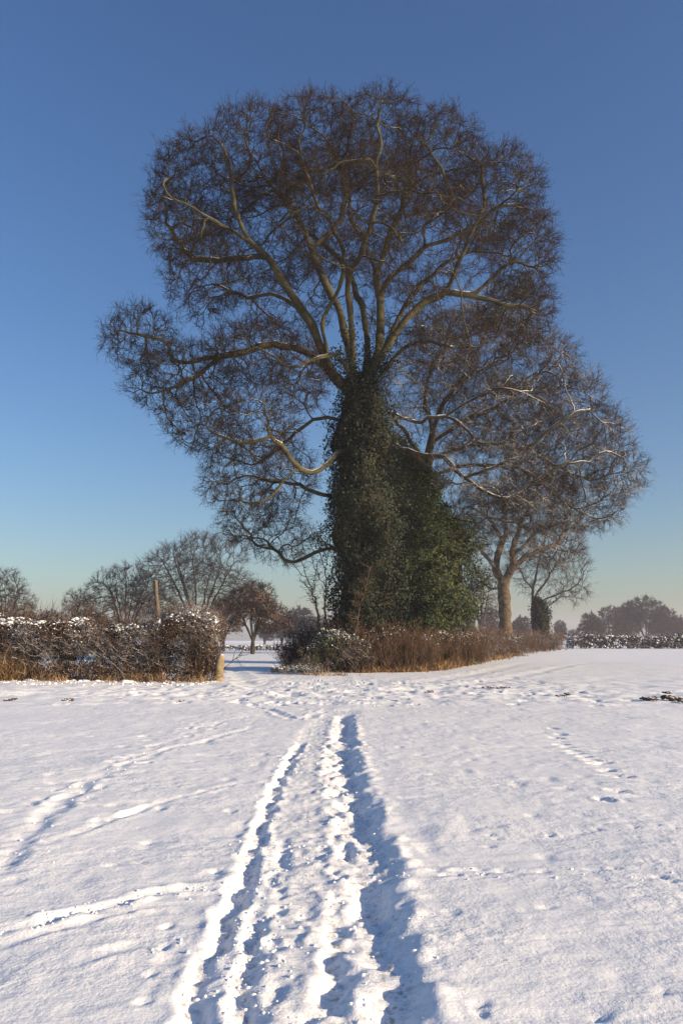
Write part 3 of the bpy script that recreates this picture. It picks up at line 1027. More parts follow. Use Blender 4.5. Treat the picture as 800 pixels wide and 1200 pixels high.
# ================================================================== FOURTH TREE (ivy sleeve)
rs = np.random.default_rng(14)
D4 = 120.0
b4 = at(627, 748, D4); b4[2] = 0
t4 = empty('maple_tree', b4, 'smaller bare tree with round crown and dark ivy sleeve, rightmost tree along the verge', 'tree')
sk = Skeleton(); sk.add((b4[0], b4[1], -0.4), -1)
sk.line([np.array([b4[0], b4[1], -0.4]), at(624, 720, D4), at(624, 700, D4), at(625, 680, D4)], 0, 0.7)
traced(sk, [([(624, 700), (640, 680), (652, 660), (660, 640)], 1), ([(625, 690), (612, 675), (605, 655)], -1), ([(625, 684), (632, 655), (640, 625)], -1),
            ([(624, 710), (645, 700), (665, 692), (680, 680)], -2), ([(624, 706), (640, 712), (656, 700), (672, 700)], 2)], 0.7, rs, 0.07)
B4 = blob_px([(648, 640, 38, 34, 0, 4.5, 1), (665, 668, 26, 32, 0, 4, 1), (672, 695, 20, 14, 0, 3, .7), (620, 660, 30, 30, 1, 4, .8), (640, 685, 34, 22, -2, 3, .5)], D4)
build_tree(t4, sk, B4, 4000, 0.84, 1.0, rs, tip=0.024, expo=2.1, jitter=0.3, infl=16, twig_n=3, twig_len=1.2, twig_rad=0.015,
           mats=(M_bark_far, M_twig_snow), thr_twig=0.05, snow_caps=0.2, upb=0.05)
ivy_column(t4, b4[0] + 0.95, b4[1] - 0.3, [(0.2, 0.9, 1.0, 0), (3.0, 1.0, 1.0, 0), (5.6, 1.1, 1.0, -0.1), (7.2, 0.8, 0.6, -0.3), (7.9, .4, .4, -.5)], 4500, rs, 0.24, seed=5, lump=0.6)


# ================================================================== TREES FARTHER OFF
def dome_tree(name, label, x, ytop, ybase, halfw, D, seed, n_attr, mats, lean=0.0, cat='tree', group=None, forks=6, trunkf=0.28, twig_n=3,
              leaf=None, leafcut=-0.15, tip=0.022, squash=1.0, expo=2.25, step=None, thick=0.016, depthf=0.8):
    rs = np.random.default_rng(seed)
    b_ = at(x, ybase, D); b_[2] = zg(b_[0], D)
    H = float(at(x, ytop, D)[2] - b_[2]); W = halfw * px_at(D)
    root = empty(name, b_, label, cat, group)
    sk = Skeleton(); sk.add(b_ + (0, 0, -0.3), -1)
    th = H * trunkf
    sk.line([b_ + (0, 0, -0.3), b_ + (lean * 0.4, 0, th * 0.5), b_ + (lean, 0, th)], 0, H / 30)
    hub = len(sk.p) - 1
    for k in range(forks):
        a = 2 * math.pi * (k + rs.uniform(-0.3, 0.3)) / forks
        rr = W * rs.uniform(0.35, 0.6)
        e = b_ + np.array([lean + math.cos(a) * rr, math.sin(a) * rr * depthf, H * rs.uniform(0.6, 0.8)])
        mid = b_ + np.array([lean + math.cos(a) * rr * 0.45, math.sin(a) * rr * 0.4 * depthf, th + (e[2] - b_[2] - th) * 0.45])
        st = max(1, hub - int(rs.integers(0, 4)))
        sk.line([sk.p[st], mid, e], st, H / 28, H * 0.003, rs)
    blobs = []
    zc = th * 0.75 + (H - th * 0.75) * 0.48
    for k in range(11):
        a = rs.uniform(0, 2 * math.pi); q = rs.uniform(0.35, 0.62)
        el = rs.uniform(-0.45, 1.0)
        c = b_ + np.array([lean + math.cos(a) * W * q * math.cos(el * 1.1), math.sin(a) * W * q * depthf * math.cos(el * 1.1), zc + (H - zc) * 0.62 * math.sin(el * 1.2)])
        blobs.append((c, np.array([W * 0.42, W * 0.42 * depthf, (H - zc) * 0.42 * squash]), 1))
    for sx in (-1, 1):
        blobs.append((b_ + np.array([lean + sx * W * 0.62, 0, zc - (H - zc) * 0.15]), np.array([W * 0.38, W * 0.4, (H - zc) * 0.42]), 1))
    blobs.append((b_ + np.array([lean, 0, H - (H - zc) * 0.42]), np.array([W * 0.45, W * 0.45, (H - zc) * 0.42]), 1.2))
    st = step or H / 32
    build_tree(root, sk, blobs, n_attr, st, st * 1.25, rs, tip=tip, expo=expo, jitter=0.22, trop=0.06, infl=H, twig_n=twig_n, twig_len=H / 15,
               twig_rad=thick, mats=mats, thr_twig=tip * 1.7, upb=0.3, iters=90, inner=0.25)
    if leaf:
        n, size = leaf
        X, d = surf_leaves([(c, r_ * 1.05) for c, r_, w in blobs], n, size, rs, 0.5)
        keep = vnoise(X, H / 9, seed) > leafcut
        X, d = X[keep], d[keep]
        V, Fq = leaves(X, d + (0, 0, 0.5), np.full(len(X), size), rs)
        mesh_obj('dead_leaves', V, [Fq], M_oakleaf, root)
    return root


far = (M_bark_far, M_twig_far)
dome_tree('bare_tree', 'tall round crowned bare tree behind the left hedge, right of the leaning pole', 231, 624, 762, 80, 125, 21, 3000, far, forks=8, trunkf=0.16)
dome_tree('bare_tree', 'bare tree with flat broad crown behind the left hedge, just left of the leaning pole', 146, 660, 763, 60, 132, 22, 1700, far, forks=7, trunkf=0.15)
dome_tree('bare_tree', 'small pale bare tree behind the left hedge, left of the flat crowned tree', 92, 688, 763, 24, 150, 23, 700, far, trunkf=0.15)
dome_tree('bare_tree', 'bare tree cut off by the left edge of the picture', 5, 665, 763, 32, 120, 24, 1000, far, trunkf=0.18)
dome_tree('oak_tree', 'small oak still holding brown leaves, standing alone in the field beyond the gap', 296, 682, 766, 46, 92, 25, 1300, (M_bark_far, M_twig_far), trunkf=0.2, leaf=(9000, 0.17), tip=0.02, forks=7, leafcut=-0.12)
dome_tree('oak_tree', 'brown leaved oak half hidden behind the left hedge end, below the tall round crown', 262, 700, 765, 24, 112, 26, 600, far, leaf=(2200, 0.22), trunkf=0.2)
dome_tree('oak_tree', 'dim brown tree between the ivy and the pale forked trunk', 563, 655, 754, 26, 150, 27, 1000, (M_bark_far, M_twig), trunkf=0.2, leaf=(1500, 0.26), tip=0.03)

# woodland at the far side of the fields: each crown a tree
def grove(items, group, seeds):
    protos = []
    for k, (x, ytop, ybase, hw, D, label) in enumerate(items):
        if k < 3:
            r_ = dome_tree('woodland_tree', label, x, ytop, ybase, hw, D, seeds + k, 1000, (M_bark_far, M_twig_far), group=group, tip=0.045, trunkf=0.03, twig_n=4, thick=0.045)
            H = float(at(x, ytop, D)[2])
            protos.append((r_, H, hw * px_at(D)))
        else:
            p_, H0, W0 = protos[k % 3]
            b_ = at(x, ybase, D); b_[2] = zg(b_[0], D)
            H = float(at(x, ytop, D)[2]); W = hw * px_at(D)
            copy_thing(p_, b_, 1.3 * k, (W / W0, W / W0, H / H0), label)


grove([(757, 699, 748, 36, 330, 'broadest dark domed tree of the distant wood on the right'),
       (716, 711, 748, 24, 320, 'distant woodland tree on the left shoulder of the dark dome'),
       (692, 718, 749, 16, 300, 'paler distant tree at the left end of the wood on the right'),
       (738, 706, 748, 24, 345, 'distant woodland tree filling the gap between dome and its left shoulder'),
       (779, 712, 748, 22, 345, 'distant woodland tree on the right slope of the dark dome'),
       (797, 722, 748, 16, 360, 'lowest distant woodland tree at the right edge of the picture'),
       (657, 727, 749, 12, 330, 'small faint tree far off, right of the tree with the ivy sleeve'),
       (672, 738, 749, 10, 330, 'tiny faint bush like tree far off, left end of the snowy far hedge'),
       (352, 712, 756, 26, 300, 'misty distant tree just left of the ivy clad trunk'),
       (330, 722, 756, 20, 310, 'misty distant tree right of the brown oak in the gap'),
       (375, 722, 756, 18, 330, 'misty distant tree half hidden behind the saplings by the ivy'),
       (310, 728, 756, 16, 330, 'lowest misty distant tree directly behind the brown oak'),
       (60, 715, 756, 20, 300, 'distant tree low behind the hedge between the left edge tree and the small pale tree'),
       (118, 722, 756, 20, 300, 'distant tree low behind the hedge between the small pale and flat crowned trees'),
       (190, 722, 756, 22, 300, 'distant tree low behind the hedge at the foot of the leaning pole'),
       (545, 716, 752, 18, 260, 'misty distant tree close to the right edge of the ivy'),
       (575, 712, 752, 18, 270, 'misty distant tree directly left of the pale forked trunk'),
       (612, 722, 752, 16, 280, 'misty distant tree between the pale forked trunk and the ivy sleeve')],
      'distant trees across the fields', 60)


# ================================================================== HEDGES AND BUSHES
def stems(centres, n, hgt, spread, rad, rs, kids=4, levels=3, curl=0.3, spr=0.8, upb=0.4, shrink=0.5, zb=0.0):
    """thicket of branching stems: centres (m,2) picks"""
    c = centres[rs.choice(len(centres), n)]
    A = np.column_stack([c[:, 0] + rs.normal(0, spread, n), c[:, 1] + rs.normal(0, spread, n), rs.uniform(zb - 0.05, zb + 0.25, n)])
    D = norm(np.column_stack([rs.normal(0, 0.35, n), rs.normal(0, 0.35, n), np.ones(n)]))
    return grow_twigs(A, D, hgt * rs.uniform(0.6, 1.1, n), np.full(n, rad), levels, kids, curl, upb, rs, spr, shrink)


# --- left hedge: px x 0..262, top y 712-722, base y 797
rs = np.random.default_rng(31)
DH = 33.0
xl, xr = at(-260, 790, DH)[0], at(256, 790, DH)[0]
hedge = empty('hedge', ((xl + xr) / 2, DH, 0), 'long ragged snow dusted hedge on the left with gaps at its foot', 'hedge')
n = 36000
hx = rs.uniform(xl, xr, n)
topn = 2.40 + 0.30 * vnoise(np.column_stack([hx, hx * 0]), 1.2, 4) + 0.12 * vnoise(np.column_stack([hx, hx * 0]), 0.4, 5) + 0.25 * np.clip((hx - (xr - 2.8)) / 1.0, 0, 1) * np.clip((xr + 0.1 - hx) / 0.5, 0.5, 1)
hy = DH + rs.normal(0, 0.42, n)
hz = topn * (0.10 + 0.90 * rs.uniform(0, 1, n) ** 0.75)
A = np.column_stack([hx, hy, hz])
D = norm(np.column_stack([rs.normal(0, 0.7, n), rs.normal(0, 0.6, n), rs.normal(0.35, 0.5, n)]))
holes = (np.column_stack([hx, hz]) - 0)
def in_hole(x, z_):
    u = 400 + x / DH * F
    y = 750 - (z_ - 1.6) / DH * F
    h = np.zeros(len(x), bool)
    for (cx, cy, rx, ry) in [(96, 776, 9, 8), (112, 772, 6, 7), (131, 776, 5, 6), (60, 778, 5, 6), (215, 778, 4, 5), (166, 752, 5, 5), (-40, 775, 12, 8)]:
        h |= ((u - cx) / rx) ** 2 + ((y - cy) / ry) ** 2 < 1
    return h
keep = (~in_hole(hx, hz)) & (vnoise(A, 0.6, 8) > -0.55)
A, D = A[keep], D[keep]; k_ = rs.choice(len(A), 14000, replace=False)
V, Fq = grow_twigs(A[k_], D[k_], 0.5 * rs.uniform(0.5, 1.3, len(k_)), np.full(len(k_), 0.008), 2, 3, 0.35, 0.25, rs)
mesh_obj('branches', V, [Fq], M_twig_grey, hedge, smooth=True)
tg = np.column_stack([rs.uniform(xl, xr, 1500), DH - 0.7 + rs.normal(0, 0.25, 1500), rs.uniform(0, 0.45, 1500)])
V, Fq = grow_twigs(tg, norm(rs.normal(0, 1, (1500, 3)) * (1, 0.6, 0.5) + (0, 0, 0.5)), rs.uniform(0.2, 0.6, 1500), np.full(1500, 0.009), 2, 3, 0.5, 0.1, rs)
mesh_obj('brambles', V, [Fq], M_twig_red, hedge, smooth=True)
cx = np.column_stack([rs.uniform(xl, xr, 60), rs.normal(DH, 0.2, 60)])
cx = cx[~in_hole(cx[:, 0], np.full(60, 0.7))]
V, Fq = stems(cx, 700, 1.5, 0.25, 0.022, rs, kids=3, levels=2, curl=0.35)
mesh_obj('stems', V, [Fq], M_darkbrush, hedge, smooth=True)
# evergreen masses inside
LB = []
for (x, y, rx, ry) in [(85, 752, 24, 16), (70, 758, 14, 12), (112, 768, 6, 22), (40, 750, 26, 20), (10, 752, 24, 20), (158, 755, 14, 22), (148, 772, 10, 16), (205, 752, 22, 24), (230, 762, 18, 22), (250, 745, 12, 16),
                       (185, 765, 14, 18), (125, 745, 20, 14), (215, 735, 26, 14), (-30, 750, 30, 22), (-90, 752, 40, 24), (-160, 752, 40, 24), (-220, 752, 40, 24), (170, 735, 20, 12), (60, 735, 30, 12), (122, 776, 5, 16), (240, 785, 14, 10), (20, 775, 26, 12), (60, 787, 20, 5), (175, 780, 22, 9), (150, 787, 30, 6), (215, 787, 22, 6), (85, 765, 16, 8), (195, 740, 30, 14), (-30, 778, 30, 12), (-90, 778, 40, 12), (245, 768, 12, 14)]:
    c = at(x, y, DH); LB.append((c, np.array([rx * px_at(DH), 0.5, ry * px_at(DH)])))
X, d = surf_leaves(LB, 30000, 0.1, rs, 0.35)
X = X[~in_hole(X[:, 0], X[:, 2])]
V, Fq = leaves(X, rs.normal(0, 1, (len(X), 3)) + (0, -0.4, 0.3), np.full(len(X), 0.075), rs)
mesh_obj('leaves', V, [Fq], M_hedgeleaf, hedge)
k_ = rs.choice(len(A), 5200, replace=False, p=(lambda q: q / q.sum())(np.clip(0.3 + vnoise(A, 1.0, 77) + 0.8 * (A[:, 0] > xr - 2.8), 0.02, 2)))
LF = A[k_] + rs.normal(0, 0.06, (len(k_), 3))
n_ = 5200
lf = np.column_stack([rs.uniform(xl, xr, n_), DH - 0.75 + rs.normal(0, 0.3, n_), 0.75 * rs.uniform(0, 1, n_) ** 1.5])
LF = np.vstack([LF, lf[vnoise(lf, 0.5, 41) > -0.1]])
V, Fq = leaves(LF, rs.normal(0, 1, LF.shape) + (0, -0.5, 0.3), np.full(len(LF), 0.07), rs)
mesh_obj('dead_leaves', V, [Fq], M_oakleaf, hedge)
# snow resting on the hedge: more towards the top and in patches
A2 = np.column_stack([hx, hy, hz])
w = ((hz / topn) ** 2.6) * np.clip(0.25 + 1.5 * vnoise(A2, 0.8, 19), 0.02, 2)
k_ = rs.choice(n, 6000, p=w / w.sum(), replace=False)
V, Fc = lumps(A2[k_] + (0, 0, 0.03), (0.010 + 0.036 * rs.uniform(0, 1, len(k_)) ** 2) * (0.7 + 0.7 * (hz / topn)[k_] ** 4), 0.7, rs)
tp = np.where((hz > topn * 0.90) & (vnoise(A2, 0.9, 19) > 0.05))[0]
tp = rs.choice(tp, min(520, len(tp)), replace=False)
V2, F2 = lumps(A2[tp] + (0, 0, 0.02), rs.uniform(0.05, 0.11, len(tp)), 0.5, rs)
mesh_obj('snow_cover', np.vstack([V, V2]), [np.vstack([Fc, F2 + len(V)])], M_snow, hedge, smooth=True)
# tall loose shoots above
c = np.column_stack([rs.uniform(xl, xr, 300), rs.normal(DH, 0.3, 300)])
V, Fq = stems(c, 420, 1.1, 0.1, 0.007, rs, kids=3, levels=2, zb=2.0, upb=0.5, spr=0.4)
mesh_obj('shoots', V, [Fq], M_twig_red, hedge, smooth=True)
# curved bare pale branches seen on the face of the hedge
sk = Skeleton(); sk.add(at(150, 790, DH - 0.7), -1)
sk.line([at(150, 790, DH - 0.7), at(146, 775, DH - 0.7), at(156, 760, DH - .75), at(166, 748, DH - .6)], 0, 0.12, 0.02, rs)
for a_, b_ in (((148, 776), [(138, 768), (132, 762)]), ((150, 770), [(162, 768), (176, 778), (184, 786)]), ((156, 760), [(146, 756), (136, 756)])):
    traced(sk, [([a_] + b_, 0.1)], 0.12, rs, 0.02)
k0 = sk.add(at(226, 792, DH - 0.75), 0)
sk.line([at(226, 792, DH - 0.75), at(224, 776, DH - .8), at(214, 768, DH - .8), at(200, 770, DH - .7)], k0, 0.12, 0.02, rs)
Pp, par, r_, mc, nch = finish(sk, 0.016, 2.2)
V, Fq = tubes(Pp, par, r_, mc, sel=np.array([not (i == k0) for i in range(len(Pp))]))
mesh_obj('bare_branch', V, [Fq], M_bark_pale, hedge, smooth=True)

# cut pale stump at the hedge end
sp = at(255, 793, DH - 0.55); sp[2] = 0
stump = empty('tree_stump', sp, 'pale sunlit cut stump at the right end of the left hedge', 'stump')
m_ = 14; an = np.arange(m_) / m_ * 2 * math.pi; Vc = []
prof = [(-0.1, 0.26), (0.08, 0.21), (0.3, 0.17), (0.6, 0.19), (0.86, 0.16), (0.95, 0.13), (0.98, 0.02)]
for z_, q in prof:
    rr = q * (1 + 0.16 * vnoise(np.column_stack([np.cos(an) * 1.5, np.sin(an) * 1.5, np.full(m_, z_ + 5)]), 0.8, 2))
    Vc.append(np.column_stack([sp[0] + np.cos(an) * rr + 0.1 * z_, sp[1] + np.sin(an) * rr, np.full(m_, z_) + (0.08 * np.cos(an) if z_ > 0.7 else 0)]))
k = np.arange(m_); k2 = (k + 1) % m_
Fc = np.concatenate([np.stack([k + j * m_, k2 + j * m_, k2 + (j + 1) * m_, k + (j + 1) * m_], 1) for j in range(len(prof) - 1)])
mesh_obj('wood', np.concatenate(Vc), [Fc], M_stump, stump, smooth=True)

# leaning pole behind the hedge
DP = 36.5
pp = at(187, 790, DP); pp[2] = 0
sk = Skeleton(); sk.add(pp, -1)
sk.line([pp, at(186, 730, DP), at(183.5, 700, DP), at(182.5, 681, DP)], 0, 0.25, 0.0, np.random.default_rng(2))
Pp, par, r_, mc, nch = finish(sk, 0.085, 2.0)
r_ = np.interp(Pp[:, 2], [0, 4.4], [0.12, 0.085])
V, Fq = tubes(Pp, par, r_, mc)
topc = Pp[-1]
V2, F2 = lumps(np.array([topc]), [0.085], 0.5, np.random.default_rng(1))
pole = empty('pole', pp, 'weathered wooden pole leaning slightly, rising above the left hedge', 'pole')
o = mesh_obj('shaft', V, [Fq], M_wood, pole, smooth=True); weld(o)
mesh_obj('broken_top', V2, [F2], M_wood, pole, smooth=True)


# --- bush (bramble and holly) at the foot of the great tree
def bush(name, label, cat, blobs, nl, size, ns, hgt, mat_l, mat_s, seed, snow=0, snow_lo=0.6, rad=0.01, group=None, grass=0, stemcols=None, upb=0.4, spr=0.8):
    rs = np.random.default_rng(seed)
    C_ = np.array([b_[0] for b_ in blobs])
    base = np.array([C_[:, 0].mean(), C_[:, 1].mean(), 0])
    root = empty(name, base, label, cat, group)
    cc = []
    for c, r_ in blobs:
        k = max(3, int(ns / len(blobs)))
        cc.append(np.column_stack([c[0] + rs.uniform(-0.9, 0.9, k) * r_[0], c[1] + rs.uniform(-0.9, 0.9, k) * r_[1], np.full(k, (c[2] + r_[2]))]))
    cc = np.concatenate(cc)
    n = len(cc)
    A = np.column_stack([cc[:, 0], cc[:, 1], rs.uniform(-0.05, 0.3, n) * cc[:, 2]])
    D = norm(np.column_stack([rs.normal(0, 0.5, n), rs.normal(0, 0.5, n), np.ones(n)]))
    V, Fq = grow_twigs(A, D, cc[:, 2] * hgt * rs.uniform(0.45, 1.1, n) * np.clip(0.85 + 0.5 * vnoise(cc[:, :2], 0.9, seed), 0.4, 1.3), np.full(n, rad), 3, 4, 0.28, upb, rs, spr, 0.42)
    mesh_obj('stems', V, [Fq], mat_s, root, smooth=True)
    if nl:
        X, d = surf_leaves(blobs, nl, size, rs, 0.35)
        X = X[X[:, 2] > 0.02]
        V, Fq = leaves(X, rs.normal(0, 1, (len(X), 3)) + (0, -0.4, 0.4), np.full(len(X), size), rs)
        mesh_obj('leaves', V, [Fq], mat_l, root)
    if snow:
        X, d = surf_leaves(blobs, snow * 6, size, rs, 0.3)
        hmax = np.array([b_[0][2] + b_[1][2] for b_ in blobs]).max()
        w = np.clip(d[:, 2] - 0.1, 0.02, 1) * np.clip(X[:, 2] / hmax - snow_lo + 0.3, 0.02, 1) * np.clip(0.5 + vnoise(X, 0.7, seed), 0.02, 1)
        k_ = rs.choice(len(X), snow, p=w / w.sum(), replace=False)
        V, Fc = lumps(X[k_], 0.012 + 0.04 * rs.uniform(0, 1, snow) ** 1.5, 0.6, rs)
        mesh_obj('snow_cover', V, [Fc], M_snow, root, smooth=True)
    return root


def pb(lst, ry=0.8):
    out = []
    for x, y, rx, rz, D in lst:
        c = at(x, y, D); m_ = px_at(D)
        out.append((c, np.array([rx * m_, ry, rz * m_])))
    return out


bush('bramble_bush', 'dark green leafy bush with snowy top below the ivy clad trunk', 'bush',
     pb([(372, 768, 16, 16, 42), (392, 760, 22, 22, 42), (412, 764, 20, 20, 42.3), (425, 768, 14, 14, 42), (385, 748, 16, 10, 42.5), (358, 778, 12, 8, 41.6)]), 9500, 0.085, 420, 0.8, M_bramble, M_twig_grey, 41, snow=900, snow_lo=0.75)
bush('thicket', 'thicket of reddish brown bare stems in front of the ivy, right of the dark bush', 'thicket',
     pb([(440, 760, 22, 26, 42.5), (465, 758, 24, 26, 43.2), (490, 760, 20, 22, 44), (420, 755, 18, 24, 43.4), (402, 752, 14, 20, 43.8)], 1.0), 3600, 0.07, 1500, 0.76, M_oakleaf, M_twig_red, 42, rad=0.009, snow=130, snow_lo=0.8, spr=0.5, upb=0.6)
bush('fallen_brushwood', 'dark tangled brushwood dusted with snow lying left of the green bush', 'brushwood',
     pb([(348, 785, 20, 6, 40.5), (330, 788, 12, 4, 40.2), (362, 788, 16, 6, 40)], 1.2), 300, 0.07, 260, 1.6, M_bramble, M_darkbrush, 43, rad=0.012, snow=260, snow_lo=0.5, spr=1.2, upb=0.0)
bush('bramble_bush', 'brown bramble bush dusted with snow in the verge below the right side of the ivy', 'bush',
     pb([(518, 761, 20, 19, 48.5), (538, 760, 16, 17, 52), (552, 759, 14, 15, 55), (500, 764, 16, 19, 46.5)], 1.0), 2600, 0.08, 1100, 0.8, M_hedgeleaf, M_twig_red, 44, snow=420, snow_lo=0.7, spr=0.6)
bush('bramble_bush', 'low greyish bramble bush in the verge left of the pale forked trunk', 'bush',
     pb([(556, 757, 18, 15, 64), (575, 757, 18, 13, 73)], 1.8), 1500, 0.11, 900, 0.95, M_hedgeleaf, M_twig_grey, 45, snow=420, snow_lo=0.6, rad=0.014, spr=0.6)
bush('bramble_bush', 'low bramble bush in front of the pale forked trunk', 'bush',
     pb([(592, 754, 18, 12, 84), (610, 754, 16, 10, 97)], 2.2), 1300, 0.13, 900, 0.95, M_hedgeleaf, M_twig_grey, 46, snow=520, snow_lo=0.6, rad=0.016, spr=0.6)
bush('bramble_bush', 'farthest low bramble bush of the verge at the foot of the ivy sleeve tree', 'bush',
     pb([(626, 752, 14, 9, 114), (643, 752, 12, 8, 136)], 2.6), 900, 0.16, 700, 0.95, M_hedgeleaf, M_twig_grey, 47, snow=300, snow_lo=0.6, rad=0.02, spr=0.6)
# snowy clumps of undergrowth just above the gap, left of the bush
bush('bush', 'low bluish grey bush with thin twigs right of the gap', 'bush',
     pb([(345, 765, 14, 14, 46), (360, 752, 14, 16, 47)], 1.0), 200, 0.07, 500, 1.0, M_bramble, M_twig_far, 48, rad=0.009, snow=120, snow_lo=0.6)

# far snowy hedge on the right, and the far hedge line beyond the gap
def far_hedge(label, x0, x1, D, hgt, seed, nl, ns, size, rad):
    rs = np.random.default_rng(seed)
    a_ = at(x0, 757, D)[0]; b_ = at(x1, 757, D)[0]
    root = empty('hedge', ((a_ + b_) / 2, D, 0), label, 'hedge')
    n = nl
    X = np.column_stack([rs.uniform(a_, b_, n), D + rs.normal(0, 0.6, n), rs.uniform(0, 1, n) ** 0.7 * hgt])
    X[:, 2] *= 1 + 0.18 * vnoise(X[:, :2], 3.0, seed)
    X = X[vnoise(X, 1.5, seed + 1) > -0.5]
    X[:, 2] += ground_h(X[:, :2])
    V, Fq = leaves(X, rs.normal(0, 1, X.shape), np.full(len(X), size), rs)
    mesh_obj('leaves', V, [Fq], M_darkbrush, root)
    k = rs.choice(len(X), ns)
    V, Fq = grow_twigs(X[k], norm(rs.normal(0, 1, (ns, 3)) + (0, 0, 0.8)), np.full(ns, hgt * 0.35), np.full(ns, rad), 2, 3, rs=rs)
    mesh_obj('branches', V, [Fq], M_twig_grey, root, smooth=True)
    w = (X[:, 2] / X[:, 2].max()) ** 3 * np.clip(0.6 + vnoise(X, 1.5, seed + 5), 0.02, 2)
    k = rs.choice(len(X), ns * 2, p=w / w.sum(), replace=False)
    V, Fc = lumps(X[k], rs.uniform(0.08, 0.2, len(k)), 0.7, rs)
    mesh_obj('snow_cover', V, [Fc], M_snow, root, smooth=True)


far_hedge('dark low hedge topped with snow running along the far edge of the right field', 664, 900, 150, 2.5, 51, 9000, 900, 0.42, 0.03)
far_hedge('thin dark far hedge crossing the field beyond the gap', 150, 385, 116, 0.75, 52, 2600, 300, 0.3, 0.02)

# --- slim bare saplings left of the ivy
rs = np.random.default_rng(55)
for pts, side, lab in (([(374, 745), (368, 700), (357, 668), (345, 640)], [((369, 708), [(362, 690), (352, 680)]), ((366, 695), [(370, 675), (366, 655)]), ((360, 676), [(352, 672), (343, 660)])], 'slim dark sapling leaning left beside the ivy clad trunk'),
                       ([(384, 745), (380, 710), (382, 680), (376, 650), (370, 620)], [((381, 700), [(388, 680), (390, 660)]), ((381, 690), [(372, 672), (371, 658)]), ((379, 665), [(386, 640), (386, 620)])], 'upright dark sapling closest to the left side of the ivy'),
                       ([(418, 742), (420, 715), (428, 690), (434, 665)], [((421, 712), [(416, 700), (414, 690)])], 'thin pale bare sapling leaning right in front of the dark ivy')):
    Ds = 42.6 if 'pale' in lab else 44.0
    bs = at(*pts[0], Ds); bs[2] = 0
    root = empty('sapling', bs, lab, 'sapling')
    sk = Skeleton(); sk.add(bs, -1)
    sk.line([bs] + [at(x, y, Ds) for x, y in pts], 0, 0.25, 0.03, rs)
    traced(sk, [(([a_] + b_), 0.3) for a_, b_ in side], 0.25, rs, 0.03)
    Pp, par, r_, mc, nch = finish(sk, 0.03, 2.0)
    r_ = r_ * np.interp(Pp[:, 2], [0, 5], [1.5, 0.7])
    V, Fq = tubes(Pp, par, r_, mc)
    mt = M_bark_pale if 'pale' in lab else M_bark
    mesh_obj('trunk', V, [Fq], mt, root, smooth=True)
    k_ = rs.integers(6, len(Pp), 130)
    V, Fq = grow_twigs(Pp[k_], norm(rs.normal(0, 1, (130, 3)) * (0.9, 0.9, 0.4) + (0, 0, 0.5)), rs.uniform(0.25, 0.7, 130), np.full(130, 0.012), 2, 2, rs=rs)
    mesh_obj('crown', V, [Fq], mt if 'pale' in lab else M_twig, root, smooth=True)


# --- dead grass: uncountable
def grass(pos, h, w, rs, lean=0.55):
    n = len(pos)
    a = rs.uniform(0, 2 * math.pi, n)
    side = np.stack([np.cos(a), np.sin(a), np.zeros(n)], 1) * w
    ln = np.stack([rs.normal(0, lean, n), rs.normal(0, lean, n), np.ones(n) * 0.9], 1)
    ln = norm(ln) * h[:, None]
    mid = pos + ln * 0.55
    tip = pos + ln * np.array([1, 1, 0.9]) + np.stack([rs.normal(0, 0.25, n), rs.normal(0, 0.25, n), np.zeros(n)], 1) * h[:, None]
    V = np.stack([pos - side, pos + side, mid + side * 0.8, mid - side * 0.8, tip], 1).reshape(-1, 3)
    b_ = (np.arange(n) * 5)[:, None]
    return V, [b_ + np.array([0, 1, 2, 3]), b_ + np.array([3, 2, 4])]


rs = np.random.default_rng(61)
pos = []; hs = []
def tuft(x0, y0, x1, y1, n, h, spread, thr=-0.2):
    a_ = gnd(x0, y0); b_ = gnd(x1, y1)
    t = rs.uniform(0, 1, n)
    q = a_ + (b_ - a_) * t[:, None]
    sc = np.interp(q[:, 1], [30, 100], [1, 2.2])
    q[:, 0] += rs.normal(0, spread, n) * 0.8 * sc; q[:, 1] += rs.normal(0, spread, n) * sc
    q[:, 1] += 0.6 * vnoise(q[:, :2] * np.array([1, 0.1]), 1.1, 24) * sc
    v_ = 0.6 * vnoise(q[:, :2], 0.8, 4) + 0.4 * vnoise(q[:, :2], 0.3, 14)
    keep = v_ > thr
    q = q[keep]; hv = np.clip(0.75 + 0.9 * v_[keep], 0.25, 1.6)
    q[:, 2] = ground_h(q[:, :2]) - 0.02
    pos.append(q); hs.append(h * hv * rs.uniform(0.3, 1.2, len(q)) * np.interp(q[:, 1], [30, 100], [1, 1.3]))
tuft(-260, 797, 60, 797, 5500, 0.65, 0.5, 0.0)
tuft(5, 797, 45, 797, 2600, 1.35, 0.25, -0.5)
tuft(60, 798, 262, 799, 2600, 0.45, 0.5, 0.1)
tuft(410, 786, 480, 786, 3800, 0.5, 0.35, -0.5)
tuft(470, 787, 502, 784, 2600, 0.45, 0.35, -0.3)
tuft(502, 784, 545, 778, 4200, 0.7, 0.35, -0.4)
tuft(545, 777, 600, 768, 3600, 0.55, 0.4, -0.3)
tuft(600, 765, 650, 760, 1800, 0.5, 0.8, -0.1)
tuft(355, 790, 410, 790, 600, 0.35, 0.4, 0.1)
pos = np.concatenate(pos); hs = np.concatenate(hs)
V, Fl = grass(pos, hs, np.interp(pos[:, 1], [30, 60, 120], [0.012, 0.02, 0.04])[:, None], rs)
g = mesh_obj('dead_grass', V, Fl, M_deadgrass)
tag(g, 'dry straw coloured grass tufts along the foot of the hedges', 'grass', kind='stuff')
